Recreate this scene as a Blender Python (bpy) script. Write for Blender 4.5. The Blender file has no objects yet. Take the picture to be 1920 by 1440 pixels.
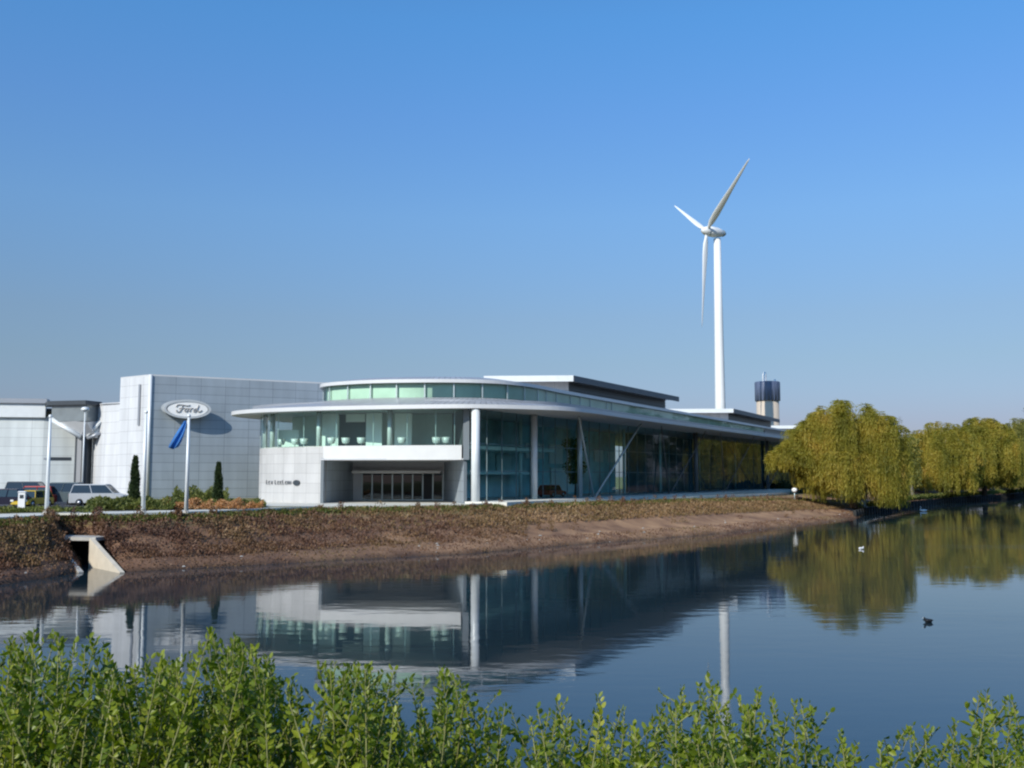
import bpy, math, random
import numpy as np
from mathutils import Vector, Matrix
R = math.radians
random.seed(7); RNG = np.random.default_rng(11)
sc = bpy.context.scene
COL = bpy.data.collections.new('place'); sc.collection.children.link(COL)

# ------------------------------------------------------------------ camera model
EYE = 5.7; F = 1900.0; PITCH = math.atan(173/1900)
def at(px, Y, z):                       # plan position seen in column px at distance Y
    # X on the ray through column px at height z
    cp, sp = math.cos(PITCH), math.sin(PITCH)
    depth = Y*cp + (z-EYE)*sp
    return Vector(((px-960)/F*depth, Y, z))
def zz(py, Y):                          # height seen at row py at distance Y
    v = (720-py)/F
    cp, sp = math.cos(PITCH), math.sin(PITCH)
    return EYE + Y*(sp+v*cp)/(cp-v*sp)

# ------------------------------------------------------------------ bookkeeping
def tag(o, label=None, cat=None, group=None, kind=None):
    if label: o['label'] = label
    if cat: o['category'] = cat
    if group: o['group'] = group
    if kind: o['kind'] = kind
    return o
def empty(name, loc, rz=0, label=None, cat=None, group=None):
    o = bpy.data.objects.new(name, None); COL.objects.link(o)
    o.location = loc; o.rotation_euler = (0, 0, rz); o.empty_display_size = .3
    return tag(o, label, cat, group)
def copy_tree(o, parent=None):
    c = o.copy(); COL.objects.link(c)
    if parent is not None: c.parent = parent
    for ch in [x for x in ALL_CHILD.get(o.name, [])]:
        d = copy_tree(ch, c)
        ALL_CHILD.setdefault(c.name, []).append(d)
    return c
ALL_CHILD = {}

class MB:
    def __init__(s): s.v = []; s.f = []; s.uv = {}; s.m = []; s.cur = 0; s.sm = []; s.smooth = False
    def add(s, vs, fs, uvs=None):
        n = len(s.v); s.v += [tuple(p) for p in vs]
        for i, f in enumerate(fs):
            if uvs: s.uv[len(s.f)] = uvs[i]
            s.f.append(tuple(n+k for k in f)); s.m.append(s.cur); s.sm.append(s.smooth)
        return s
    def box(s, c, d, rz=0, taper=1.0):
        hx, hy, hz = d[0]/2, d[1]/2, d[2]/2
        cs, sn = math.cos(rz), math.sin(rz); vs = []
        for z, t in ((-hz, 1), (hz, taper)):
            for x, y in ((-hx, -hy), (hx, -hy), (hx, hy), (-hx, hy)):
                x *= t; y *= t
                vs.append((c[0]+x*cs-y*sn, c[1]+x*sn+y*cs, c[2]+z))
        return s.add(vs, [(0,3,2,1), (4,5,6,7), (0,1,5,4), (1,2,6,5), (2,3,7,6), (3,0,4,7)])
    def prism(s, poly, z0, z1):
        n = len(poly)
        a = sum(poly[i][0]*poly[(i+1)%n][1]-poly[(i+1)%n][0]*poly[i][1] for i in range(n))
        if a < 0: poly = poly[::-1]
        vs = [(p[0], p[1], z0) for p in poly]+[(p[0], p[1], z1) for p in poly]
        fs = [tuple(range(n))[::-1], tuple(range(n, 2*n))]
        uvs = [[(vs[k][0], vs[k][1]) for k in fs[0]], [(vs[k][0], vs[k][1]) for k in fs[1]]]
        L = 0
        for i in range(n):
            j = (i+1) % n; l = math.dist(poly[i], poly[j])
            fs.append((i, j, n+j, n+i)); uvs.append([(L, z0), (L+l, z0), (L+l, z1), (L, z1)]); L += l
        return s.add(vs, fs, uvs)
    def tube(s, pts, rad, n=8, cap=True):
        pts = [Vector(p) for p in pts]
        if not isinstance(rad, (list, tuple)): rad = [rad]*len(pts)
        vs = []; fs = []
        for i, p in enumerate(pts):
            d = (pts[min(i+1, len(pts)-1)]-pts[max(i-1, 0)]).normalized()
            a = Vector((0, 0, 1)) if abs(d.z) < .9 else Vector((1, 0, 0))
            u = d.cross(a).normalized(); w = d.cross(u).normalized()
            for k in range(n):
                t = 2*math.pi*k/n
                vs.append(p+(u*math.cos(t)+w*math.sin(t))*rad[i])
        for i in range(len(pts)-1):
            for k in range(n):
                k2 = (k+1) % n
                fs.append((i*n+k, i*n+k2, (i+1)*n+k2, (i+1)*n+k))
        if cap: fs += [tuple(range(n))[::-1], tuple(range((len(pts)-1)*n, len(pts)*n))]
        o = s.smooth; s.smooth = n > 5; s.add(vs, fs); s.smooth = o
        return s
    def strip(s, path, z0, z1, th=0.0, flip=False):
        # vertical wall along a plan path; th>0 gives thickness to the left of the direction of travel
        L = [0]
        for a, b in zip(path, path[1:]): L.append(L[-1]+math.dist(a[:2], b[:2]))
        if th == 0:
            vs = []; fs = []; uvs = []
            for p in path: vs += [(p[0], p[1], z0), (p[0], p[1], z1)]
            for i in range(len(path)-1):
                fs.append((2*i, 2*i+2, 2*i+3, 2*i+1)); uvs.append([(L[i], z0), (L[i+1], z0), (L[i+1], z1), (L[i], z1)])
            return s.add(vs, fs, uvs)
        q = offset(path, th); n = len(path)
        vs = []
        for p, r in zip(path, q): vs += [(p[0], p[1], z0), (p[0], p[1], z1), (r[0], r[1], z1), (r[0], r[1], z0)]
        fs = []; uvs = []
        for i in range(n-1):
            a, b = 4*i, 4*i+4
            u = (L[i], L[i+1])
            fs.append((a, b, b+1, a+1)); uvs.append([(u[0], z0), (u[1], z0), (u[1], z1), (u[0], z1)])
            fs.append((a+1, b+1, b+2, a+2)); uvs.append([(u[0], z1), (u[1], z1), (u[1], z1+th), (u[0], z1+th)])
            fs.append((a+2, b+2, b+3, a+3)); uvs.append([(u[0], z1), (u[1], z1), (u[1], z0), (u[0], z0)])
            fs.append((a+3, b+3, b, a)); uvs.append([(u[0], z0), (u[1], z0), (u[1], z0-th), (u[0], z0-th)])
        fs += [(0, 1, 2, 3), (4*n-1, 4*n-2, 4*n-3, 4*n-4)]
        uvs += [[(0, 0)]*4]*2
        return s.add(vs, fs, uvs)
    def build(s, name, mat, parent=None, world=True, mods=None):
        me = bpy.data.meshes.new(name)
        off = Vector((0, 0, 0)); inv = None
        if parent is not None and world:
            M = parent.matrix_basis.copy() if parent.parent is None else Matrix()
            p = parent
            M = Matrix()
            while p is not None:
                M = (Matrix.Translation(p.location) @ p.rotation_euler.to_matrix().to_4x4()) @ M
                p = p.parent
            inv = M.inverted()
        vs = s.v if inv is None else [tuple(inv @ Vector(p)) for p in s.v]
        me.from_pydata(vs, [], s.f)
        if not isinstance(mat, (list, tuple)): mat = [mat]
        for m in mat: me.materials.append(m)
        for i, p in enumerate(me.polygons):
            p.material_index = s.m[i]; p.use_smooth = s.sm[i]
        if s.uv:
            uvl = me.uv_layers.new(name='UVMap')
            for i, p in enumerate(me.polygons):
                if i in s.uv:
                    for li, c in zip(p.loop_indices, s.uv[i]): uvl.data[li].uv = c
        me.update()
        o = bpy.data.objects.new(name, me); COL.objects.link(o)
        if parent is not None:
            o.parent = parent; ALL_CHILD.setdefault(parent.name, []).append(o)
        return o
def offset(path, d):
    out = []
    for i, p in enumerate(path):
        a = Vector(path[max(i-1, 0)][:2]); b = Vector(path[min(i+1, len(path)-1)][:2])
        t = (b-a).normalized(); out.append((p[0]-t.y*d, p[1]+t.x*d))
    return out
def catmull(pts, n=6):
    P = [Vector(p[:2]) for p in pts]; out = []
    for i in range(len(P)-1):
        p0 = P[max(i-1, 0)]; p1 = P[i]; p2 = P[i+1]; p3 = P[min(i+2, len(P)-1)]
        for k in range(n):
            t = k/n
            q = .5*((2*p1)+(p2-p0)*t+(2*p0-5*p1+4*p2-p3)*t*t+(3*p1-p0-3*p2+p3)*t**3)
            out.append((q.x, q.y))
    out.append(tuple(P[-1])); return out

def mesh_np(name, V, Fq, mat, parent=None, tint=None, smooth=False):
    """V (n,3) in parent-local space, Fq (m,k) faces"""
    me = bpy.data.meshes.new(name)
    n, (m, k) = len(V), Fq.shape
    me.vertices.add(n); me.vertices.foreach_set('co', np.ascontiguousarray(V, dtype=np.float32).ravel())
    me.loops.add(m*k); me.loops.foreach_set('vertex_index', Fq.astype(np.int32).ravel())
    me.polygons.add(m); me.polygons.foreach_set('loop_start', np.arange(0, m*k, k, dtype=np.int32))
    me.polygons.foreach_set('loop_total', np.full(m, k, dtype=np.int32))
    if smooth: me.polygons.foreach_set('use_smooth', np.ones(m, dtype=bool))
    me.update(calc_edges=True)
    if tint is not None:
        a = me.attributes.new('tint', 'FLOAT', 'POINT'); a.data.foreach_set('value', tint.astype(np.float32))
    me.materials.append(mat)
    o = bpy.data.objects.new(name, me); COL.objects.link(o)
    if parent is not None:
        o.parent = parent; ALL_CHILD.setdefault(parent.name, []).append(o)
    return o
def leaf_quads(P, D, L, W, tint, ovate=False):
    """leaves based at P, pointing along D, length L, width W"""
    n = len(P); D = D/np.linalg.norm(D, axis=1)[:, None]
    A = RNG.normal(size=(n, 3)); S = np.cross(D, A); S /= np.linalg.norm(S, axis=1)[:, None]
    N = np.cross(S, D)
    L = np.broadcast_to(L, n)[:, None]; W = np.broadcast_to(W, n)[:, None]
    if not ovate:
        V = np.stack([P, P+D*L*.5+S*W*.5, P+D*L, P+D*L*.5-S*W*.5], 1).reshape(-1, 3)
        Fq = np.arange(4*n).reshape(n, 4); return V, Fq, np.repeat(tint, 4)
    c = .12
    V = np.stack([P, P+D*L*.28+S*W*.45+N*W*c, P+D*L*.68+S*W*.42+N*W*c, P+D*L-N*W*.15, P+D*L*.68-S*W*.42+N*W*c, P+D*L*.28-S*W*.45+N*W*c], 1).reshape(-1, 3)
    b = np.arange(n)[:, None]*6
    Fq = np.concatenate([b+np.array([[0, 1, 2, 3]]), b+np.array([[0, 3, 4, 5]])], 0)
    return V, Fq, np.repeat(tint, 6)

# ------------------------------------------------------------------ materials
def nt(name):
    m = bpy.data.materials.new(name); m.use_nodes = True; t = m.node_tree
    b = t.nodes['Principled BSDF']; return m, t, b
def N(t, typ, **k):
    n = t.nodes.new(typ)
    for a, v in k.items():
        if a.startswith('i_'): n.inputs[a[2:].replace('_', ' ')].default_value = v
        else: setattr(n, a, v)
    return n
def paint(name, col, rough=.5, metal=0, var=.12, scale=1.5, bump=0.0, spec=.5, coord='Object', detail=5):
    m, t, b = nt(name)
    tc = N(t, 'ShaderNodeTexCoord'); no = N(t, 'ShaderNodeTexNoise'); no.inputs['Scale'].default_value = scale
    no.inputs['Detail'].default_value = detail
    t.links.new(tc.outputs[coord], no.inputs['Vector'])
    mr = N(t, 'ShaderNodeMapRange'); mr.inputs[1].default_value = .25; mr.inputs[2].default_value = .75
    mr.inputs[3].default_value = 1-var; mr.inputs[4].default_value = 1+var
    t.links.new(no.outputs['Fac'], mr.inputs[0])
    mx = N(t, 'ShaderNodeVectorMath', operation='SCALE'); mx.inputs[0].default_value = col[:3]
    t.links.new(mr.outputs[0], mx.inputs['Scale']); t.links.new(mx.outputs[0], b.inputs['Base Color'])
    b.inputs['Roughness'].default_value = rough; b.inputs['Metallic'].default_value = metal
    b.inputs['Specular IOR Level'].default_value = spec
    if bump:
        bp = N(t, 'ShaderNodeBump'); bp.inputs['Strength'].default_value = 1; bp.inputs['Distance'].default_value = bump
        t.links.new(no.outputs['Fac'], bp.inputs['Height']); t.links.new(bp.outputs[0], b.inputs['Normal'])
    return m
def panels(name, col, w=1.5, h=.9, joint=.025, jcol=None, rough=.4, metal=.3, var=.06, off=0.0, spec=.5):
    m, t, b = nt(name)
    uv = N(t, 'ShaderNodeTexCoord'); br = N(t, 'ShaderNodeTexBrick', offset=off)
    br.inputs['Scale'].default_value = 1; br.inputs['Brick Width'].default_value = w; br.inputs['Row Height'].default_value = h
    br.inputs['Mortar Size'].default_value = joint; br.inputs['Mortar Smooth'].default_value = .3
    br.inputs['Color1'].default_value = tuple(c*(1-var) for c in col)+(1,)
    br.inputs['Color2'].default_value = tuple(c*(1+var) for c in col)+(1,)
    br.inputs['Mortar'].default_value = tuple(jcol or [c*.45 for c in col])+(1,)
    t.links.new(uv.outputs['UV'], br.inputs['Vector'])
    no = N(t, 'ShaderNodeTexNoise'); no.inputs['Scale'].default_value = .8; no.inputs['Detail'].default_value = 6
    mpu = N(t, 'ShaderNodeMapping'); mpu.inputs['Scale'].default_value = (1, .16, 1)
    t.links.new(uv.outputs['UV'], mpu.inputs['Vector']); t.links.new(mpu.outputs[0], no.inputs['Vector'])
    mr = N(t, 'ShaderNodeMapRange'); mr.inputs[1].default_value = .3; mr.inputs[2].default_value = .7; mr.inputs[3].default_value = .86; mr.inputs[4].default_value = 1.06
    t.links.new(no.outputs['Fac'], mr.inputs[0])
    sm = N(t, 'ShaderNodeVectorMath', operation='SCALE')
    t.links.new(br.outputs['Color'], sm.inputs[0]); t.links.new(mr.outputs[0], sm.inputs['Scale'])
    t.links.new(sm.outputs[0], b.inputs['Base Color'])
    bp = N(t, 'ShaderNodeBump'); bp.inputs['Distance'].default_value = -.01; bp.inputs['Strength'].default_value = .6
    t.links.new(br.outputs['Fac'], bp.inputs['Height']); t.links.new(bp.outputs[0], b.inputs['Normal'])
    b.inputs['Roughness'].default_value = rough; b.inputs['Metallic'].default_value = metal; b.inputs['Specular IOR Level'].default_value = spec
    return m
def glass(name, tint=(.6, .8, .78), ior=1.5, rough=.01, boost=1.0):
    m, t, b = nt(name); t.nodes.remove(b); out = t.nodes['Material Output']
    tr = N(t, 'ShaderNodeBsdfTransparent'); tr.inputs['Color'].default_value = tint+(1,)
    gl = N(t, 'ShaderNodeBsdfGlossy'); gl.inputs['Roughness'].default_value = rough; gl.inputs['Color'].default_value = (.95, 1, 1, 1)
    fr = N(t, 'ShaderNodeFresnel'); fr.inputs['IOR'].default_value = ior
    ml = N(t, 'ShaderNodeMath', operation='MULTIPLY'); ml.inputs[1].default_value = boost; ml.use_clamp = True
    tc = N(t, 'ShaderNodeTexCoord'); no = N(t, 'ShaderNodeTexNoise'); no.inputs['Scale'].default_value = .5
    bp = N(t, 'ShaderNodeBump'); bp.inputs['Distance'].default_value = .012; bp.inputs['Strength'].default_value = .5
    t.links.new(tc.outputs['Object'], no.inputs['Vector']); t.links.new(no.outputs['Fac'], bp.inputs['Height'])
    t.links.new(bp.outputs[0], gl.inputs['Normal'])
    mx = N(t, 'ShaderNodeMixShader'); t.links.new(fr.outputs[0], ml.inputs[0]); t.links.new(ml.outputs[0], mx.inputs['Fac'])
    t.links.new(tr.outputs[0], mx.inputs[1]); t.links.new(gl.outputs[0], mx.inputs[2]); t.links.new(mx.outputs[0], out.inputs['Surface'])
    return m
def foliage(name, cols, trans=.35, rough=.55, noise=.6, nmix=.5):
    m, t, b = nt(name); t.nodes.remove(b); out = t.nodes['Material Output']
    at_ = N(t, 'ShaderNodeAttribute', attribute_name='tint')
    tc = N(t, 'ShaderNodeTexCoord'); no = N(t, 'ShaderNodeTexNoise'); no.inputs['Scale'].default_value = noise; no.inputs['Detail'].default_value = 3
    t.links.new(tc.outputs['Object'], no.inputs['Vector'])
    st = N(t, 'ShaderNodeMapRange'); st.inputs[1].default_value = .3; st.inputs[2].default_value = .7
    t.links.new(no.outputs['Fac'], st.inputs[0])
    mx = N(t, 'ShaderNodeMix', data_type='FLOAT'); mx.inputs[0].default_value = nmix
    t.links.new(at_.outputs['Fac'], mx.inputs[2]); t.links.new(st.outputs[0], mx.inputs[3])
    cr = N(t, 'ShaderNodeValToRGB'); el = cr.color_ramp.elements
    while len(el) < len(cols): el.new(.5)
    for i, c in enumerate(cols): el[i].position = i/(len(cols)-1); el[i].color = c+(1,)
    t.links.new(mx.outputs[0], cr.inputs[0])
    d = N(t, 'ShaderNodeBsdfPrincipled'); d.inputs['Roughness'].default_value = rough; d.inputs['Specular IOR Level'].default_value = .3
    tl = N(t, 'ShaderNodeBsdfTranslucent')
    hs = N(t, 'ShaderNodeHueSaturation'); hs.inputs['Value'].default_value = 1.3; hs.inputs['Saturation'].default_value = 1.1
    t.links.new(cr.outputs[0], d.inputs['Base Color']); t.links.new(cr.outputs[0], hs.inputs['Color']); t.links.new(hs.outputs[0], tl.inputs['Color'])
    ms = N(t, 'ShaderNodeMixShader'); ms.inputs['Fac'].default_value = trans
    t.links.new(d.outputs[0], ms.inputs[1]); t.links.new(tl.outputs[0], ms.inputs[2]); t.links.new(ms.outputs[0], out.inputs['Surface'])
    return m

M_WHITE = paint('white_render', (.66, .66, .64), .55, var=.05, scale=.8)
M_STONE = panels('pale_stone_cladding', (.54, .535, .525), 1.6, 1.0, .012, rough=.6, metal=0, var=.05)
M_CLAD = panels('silver_cladding_shade_toned', (.345, .40, .445), 3.0, 1.05, .022, rough=.55, metal=.1, var=.05)  # silver darkened so the block's front carries its shade in the colour
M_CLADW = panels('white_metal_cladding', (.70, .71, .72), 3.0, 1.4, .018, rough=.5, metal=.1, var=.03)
M_FACT = panels('factory_cladding', (.68, .72, .71), 6.0, 1.2, .018, rough=.5, metal=.1, var=.03)
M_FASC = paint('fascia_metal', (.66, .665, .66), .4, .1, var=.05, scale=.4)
M_FASCD = paint('mid_grey_metal', (.36, .38, .41), .4, .4, var=.05, scale=.4)  # plain mid grey metal for rails, glazing bars, grooves and brackets
M_SOFF = paint('soffit_panels', (.56, .57, .58), .5, .2, var=.05)
M_ROOF = panels('standing_seam_roof', (.46, .46, .47), .6, 30, .04, rough=.45, metal=.3, var=.03)
M_ROOFD = paint('dark_roof', (.09, .10, .115), .45, .2, var=.1)
M_MULL = paint('pale_grey_frame', (.52, .60, .60), .4, .3, var=.05)
M_COLM = paint('white_steel', (.74, .77, .77), .4, .1, var=.05)
M_STRUT = paint('grey_steel', (.13, .15, .16), .4, .2, var=.05)
M_DARK = paint('dark_grey_frame', (.05, .06, .07), .4, .1, var=.1)
M_GLU = glass('green_upper_glass', (.80, .97, .92), 1.42)
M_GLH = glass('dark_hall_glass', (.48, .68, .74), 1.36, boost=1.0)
M_GLF = glass('teal_bay_glass', (.74, .95, .95), 1.16)
M_GLM = glass('mid_hall_glass', (.68, .90, .92), 1.18)
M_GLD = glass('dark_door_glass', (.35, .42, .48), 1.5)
M_ROOF2 = paint('dull_zinc', (.24, .25, .26), .5, .1, var=.1)
M_FLOOR = paint('interior_floor', (.46, .48, .47), .35, var=.1)
M_CEIL = paint('interior_ceiling', (.5, .55, .54), .7, var=.05)
M_INT = paint('interior_teal_wall', (.70, .86, .82), .7, var=.15, scale=.3, spec=.05)
M_BACKING = paint('bright_clerestory_backing', (.80, .86, .74), .8, var=.22, scale=.25)
M_INTN = paint('interior_mid_bay_lit', (.40, .70, .74), .9, var=.5, scale=.25, spec=.05)
M_INTB = paint('interior_blue_green_lit', (.48, .72, .74), .7, var=.45, scale=.35, spec=.05)
M_INTM = paint('interior_mid_teal', (.58, .78, .78), .7, var=.12, scale=.4, spec=.05)
M_INTP = paint('interior_pale_partition', (.88, .93, .90), .7, var=.08, scale=.3)
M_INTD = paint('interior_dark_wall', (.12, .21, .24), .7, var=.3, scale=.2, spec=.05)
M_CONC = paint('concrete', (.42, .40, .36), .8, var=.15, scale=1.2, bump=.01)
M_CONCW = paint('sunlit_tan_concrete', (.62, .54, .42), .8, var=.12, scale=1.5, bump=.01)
M_LEDGE = paint('pale_ledge', (.68, .66, .58), .8, var=.08, scale=.6)
M_PATH = paint('pale_path_gravel', (.62, .60, .53), .9, var=.15, scale=.7)
M_ASPH = paint('asphalt', (.055, .055, .06), .85, var=.25, scale=.6)
M_TURB = paint('turbine_white', (.78, .80, .80), .35, var=.03, scale=.1)
M_TURBD = paint('turbine_grey', (.20, .24, .25), .4, var=.05)
M_BARK = paint('bark', (.09, .07, .05), .9, var=.4, scale=3, bump=.02)
M_STEM = paint('green_stem', (.20, .20, .07), .7, var=.3, scale=8)
M_TIMB = paint('dark_timber', (.022, .022, .02), .85, var=.4, scale=2)
M_BLACK = paint('matt_black', (.012, .013, .015), .6)
M_RUB = paint('rubber', (.02, .02, .02), .8)
M_RIM = paint('alloy', (.5, .5, .52), .3, .8)
M_CARGL = paint('car_glass', (.01, .014, .018), .06, 0, spec=.8)
M_LAMP = paint('lamp_lens', (.75, .76, .74), .15)
M_TAIL = paint('tail_lens', (.35, .02, .02), .2)
M_WILLOW = foliage('willow_leaves', [(.13, .14, .025), (.27, .255, .04), (.44, .37, .065), (.52, .36, .085)], .5, noise=.3, nmix=.6)
M_WILLG = foliage('willow_leaves_green', [(.13, .15, .04), (.21, .22, .055), (.32, .29, .07), (.40, .30, .09)], .45, noise=.2, nmix=.45)
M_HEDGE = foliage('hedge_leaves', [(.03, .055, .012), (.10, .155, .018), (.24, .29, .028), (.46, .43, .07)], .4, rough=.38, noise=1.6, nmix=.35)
M_CONIF = foliage('conifer_needles', [(.035, .06, .025), (.085, .12, .05)], .2)
M_SHRUB = foliage('low_green_shrubs', [(.04, .06, .012), (.12, .14, .03), (.20, .19, .05)], .25, noise=.5)
M_ORANGE = foliage('orange_bedding', [(.12, .11, .03), (.42, .19, .07), (.60, .40, .22)], .25, noise=.5)
M_COVER = foliage('brown_ground_cover', [(.080, .042, .030), (.145, .074, .046), (.185, .110, .052), (.175, .140, .052)], .15, noise=.14, nmix=.75)
M_DRY = foliage('dry_grass', [(.11, .095, .035), (.24, .15, .07), (.36, .235, .13)], .2, noise=.18, nmix=.55)
M_DARKT = foliage('dull_green_leaves', [(.03, .045, .02), (.07, .085, .035), (.10, .10, .05)], .1, noise=.1)
M_DISTW = foliage('distant_wood_leaves', [(.05, .07, .03), (.12, .13, .05)], .2, noise=.1)

# ------------------------------------------------------------------ ground
W = [(-950, 26), (-400, 42), (-150, 50), (0, 54), (100, 58.3), (146, 61.0), (158, 68.6), (172, 68.2), (232, 61.5), (400, 64.5), (600, 69), (885, 76), (1100, 87), (1300, 98), (1450, 112), (1560, 128), (1606, 140)]
T = [(-950, 40), (-400, 50), (-150, 58), (0, 62.5), (60, 64.6), (84, 66.2), (92, 69.3), (176, 69.3), (188, 68.2), (400, 74), (600, 86), (885, 93), (1100, 106), (1300, 126), (1450, 150), (1520, 165), (1590, 172)]
ZT = [3.0]*13+[2.9, 2.4, 1.9, 1.6]
def px2(px, Y, z): p = at(px, Y, z); return (p.x, p.y)
ws = [px2(a, b, 0) for a, b in W]; ts = [px2(a, b, z) for (a, b), z in zip(T, ZT)]
dry = [0, 0, 0, 0, 0, 0, .1, .1, .1, .15, .35, .6, .85, 1, 1, .9, .8]
# low edge with timber piling to the right
W2 = [(1622, 152), (1700, 190), (1800, 232), (1920, 290)]
w2 = [px2(a, b, 0) for a, b in W2]+[(186, 318), (222, 290), (232, 220), (215, 120), (200, 30), (190, -40)]
ts2 = [(x+(4 if i > 3 else 1), y+(3 if i < 4 else 2)) for i, (x, y) in enumerate(w2)]
ws += w2; ts += ts2; ZT += [1.0]*len(w2); dry += [.5, .3]+[.2]*8
kinds = [0]*len(W)+[1]*len(w2)
def lerp(a, b, t): return a+(b-a)*t
# refine stations
SW, ST, SZ, SD, SK, SEG = [], [], [], [], [], []
for i in range(len(ws)-1):
    L = math.dist(ws[i], ws[i+1]); n = max(2, min(26, int(L/1.5)))
    for k in range(n):
        t = k/n
        SW.append((lerp(ws[i][0], ws[i+1][0], t), lerp(ws[i][1], ws[i+1][1], t)))
        ST.append((lerp(ts[i][0], ts[i+1][0], t), lerp(ts[i][1], ts[i+1][1], t)))
        SZ.append(lerp(ZT[i], ZT[i+1], t)); SD.append(lerp(dry[i], dry[i+1], t)); SK.append(lerp(kinds[i], kinds[i+1], t)); SEG.append(i)
SW.append(ws[-1]); ST.append(ts[-1]); SZ.append(ZT[-1]); SD.append(dry[-1]); SK.append(1); SEG.append(-1)
def jit(x, y, a): return a*(math.sin(x*1.3+y*.7)+math.sin(x*.41-y*1.1+1)+.6*math.sin(x*3.1+y*2.3))/2.6
rows = []
PROF = [(-1.4, -3.0), (-.35, -1.0), (0, -.08), (.05, .22), (.12, .45), (.3, .72), (.38, .95), (.55, 1.6), (.75, 2.35), (.92, 2.85), (1, 3.0)]
def bank_pt(i, f, jitter=True):
    w, t_ = SW[i], ST[i]; x, y = lerp(w[0], t_[0], f), lerp(w[1], t_[1], f)
    zs = [p[0] for p in PROF]
    k = max(j for j in range(len(zs)-1) if zs[j] <= f+1e-9)
    u = (f-zs[k])/(zs[k+1]-zs[k]); z = lerp(PROF[k][1], PROF[k+1][1], u)
    if z > 0: z *= SZ[i]/3.0
    if jitter and 0 < f < 1:
        x += jit(x, y, .12); z += jit(x*2, y*2, .07)
    elif jitter and f <= 0: y += jit(x, y, .25)*(1-SK[i])
    return (x, y, z)
for f, _ in PROF: rows.append([bank_pt(i, f) for i in range(len(SW))])
# inland: continue away from the pond to the horizon
def inland(i, dist, z):
    w, t_ = SW[i], ST[i]
    base = np.array(t_); 
    c = np.array([20.0, 20.0]); d = base-c; d /= np.linalg.norm(d)
    p = base+d*dist; return (p[0], p[1], z)
for dist in (6, 14, 30, 60, 120, 400, 1200, 3500):
    rows.append([inland(i, dist, lerp(SZ[i], 3.0, min(1, dist/30)) + (jit(i*.3, dist, .04) if dist < 60 else 0) - .02) for i in range(len(SW))])
nst = len(SW); V = np.array([p for r in rows for p in r])
Fq = np.array([(r*nst+i, r*nst+i+1, (r+1)*nst+i+1, (r+1)*nst+i) for r in range(len(rows)-1) for i in range(nst-1)])
m, t, b = nt('bank_soil_and_grass')
a1 = N(t, 'ShaderNodeAttribute', attribute_name='tint'); tc = N(t, 'ShaderNodeTexCoord')
n1 = N(t, 'ShaderNodeTexNoise'); n1.inputs['Scale'].default_value = .35; n1.inputs['Detail'].default_value = 8
n2 = N(t, 'ShaderNodeTexNoise'); n2.inputs['Scale'].default_value = 5; n2.inputs['Detail'].default_value = 6
for n_ in (n1, n2): t.links.new(tc.outputs['Object'], n_.inputs['Vector'])
c1 = N(t, 'ShaderNodeValToRGB'); e = c1.color_ramp.elements; e[0].color = (.085, .043, .028, 1); e[1].color = (.18, .095, .052, 1); e[0].position = .3; e[1].position = .7
c2 = N(t, 'ShaderNodeValToRGB'); e = c2.color_ramp.elements; e[0].color = (.19, .10, .055, 1); e[1].color = (.42, .245, .13, 1); e[0].position = .35; e[1].position = .65
c3 = N(t, 'ShaderNodeValToRGB'); e = c3.color_ramp.elements; e[0].color = (.12, .12, .035, 1); e[1].color = (.22, .19, .07, 1)
t.links.new(n1.outputs['Fac'], c1.inputs[0]); t.links.new(n1.outputs['Fac'], c2.inputs[0]); t.links.new(n2.outputs['Fac'], c3.inputs[0])
mA = N(t, 'ShaderNodeMix', data_type='RGBA'); t.links.new(a1.outputs['Fac'], mA.inputs[0]); t.links.new(c1.outputs[0], mA.inputs[6]); t.links.new(c2.outputs[0], mA.inputs[7])
sp = N(t, 'ShaderNodeSeparateXYZ'); t.links.new(tc.outputs['Object'], sp.inputs[0])
mr = N(t, 'ShaderNodeMapRange'); mr.inputs[1].default_value = 2.2; mr.inputs[2].default_value = 2.75; t.links.new(sp.outputs['Z'], mr.inputs[0])
mB = N(t, 'ShaderNodeMix', data_type='RGBA'); t.links.new(mr.outputs[0], mB.inputs[0]); t.links.new(mA.outputs[2], mB.inputs[6]); t.links.new(c3.outputs[0], mB.inputs[7])
wt = N(t, 'ShaderNodeMapRange'); wt.inputs[1].default_value = .05; wt.inputs[2].default_value = .3; wt.inputs[3].default_value = .45
t.links.new(sp.outputs['Z'], wt.inputs[0]); ws_ = N(t, 'ShaderNodeVectorMath', operation='SCALE'); t.links.new(mB.outputs[2], ws_.inputs[0]); t.links.new(wt.outputs[0], ws_.inputs['Scale'])
t.links.new(ws_.outputs[0], b.inputs['Base Color']); b.inputs['Roughness'].default_value = .95
bp = N(t, 'ShaderNodeBump'); bp.inputs['Distance'].default_value = .08; t.links.new(n2.outputs['Fac'], bp.inputs['Height']); t.links.new(bp.outputs[0], b.inputs['Normal'])
M_BANK = m
g = mesh_np('ground', V, Fq, M_BANK, tint=np.tile(np.array(SD), len(rows)), smooth=True); tag(g, kind='structure')
# near bank under the camera
xs = np.linspace(-90, 190, 90); prof = [(-60, 4.2), (-5, 4.1), (3, 4.05), (5, 3.95), (6.2, 3.6), (8, 2.9), (10.5, 1.8), (13, .9), (15, .1), (17, -.8), (22, -2.6)]
V = np.array([(x, y+jit(x, y, .3), z+jit(x*.8, y, .06)) for y, z in prof for x in xs]); nx = len(xs)
Fq = np.array([(r*nx+i, r*nx+i+1, (r+1)*nx+i+1, (r+1)*nx+i) for r in range(len(prof)-1) for i in range(nx-1)])
g = mesh_np('bank', V, Fq, M_BANK, tint=np.full(len(V), .3), smooth=True); tag(g, kind='structure')

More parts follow.
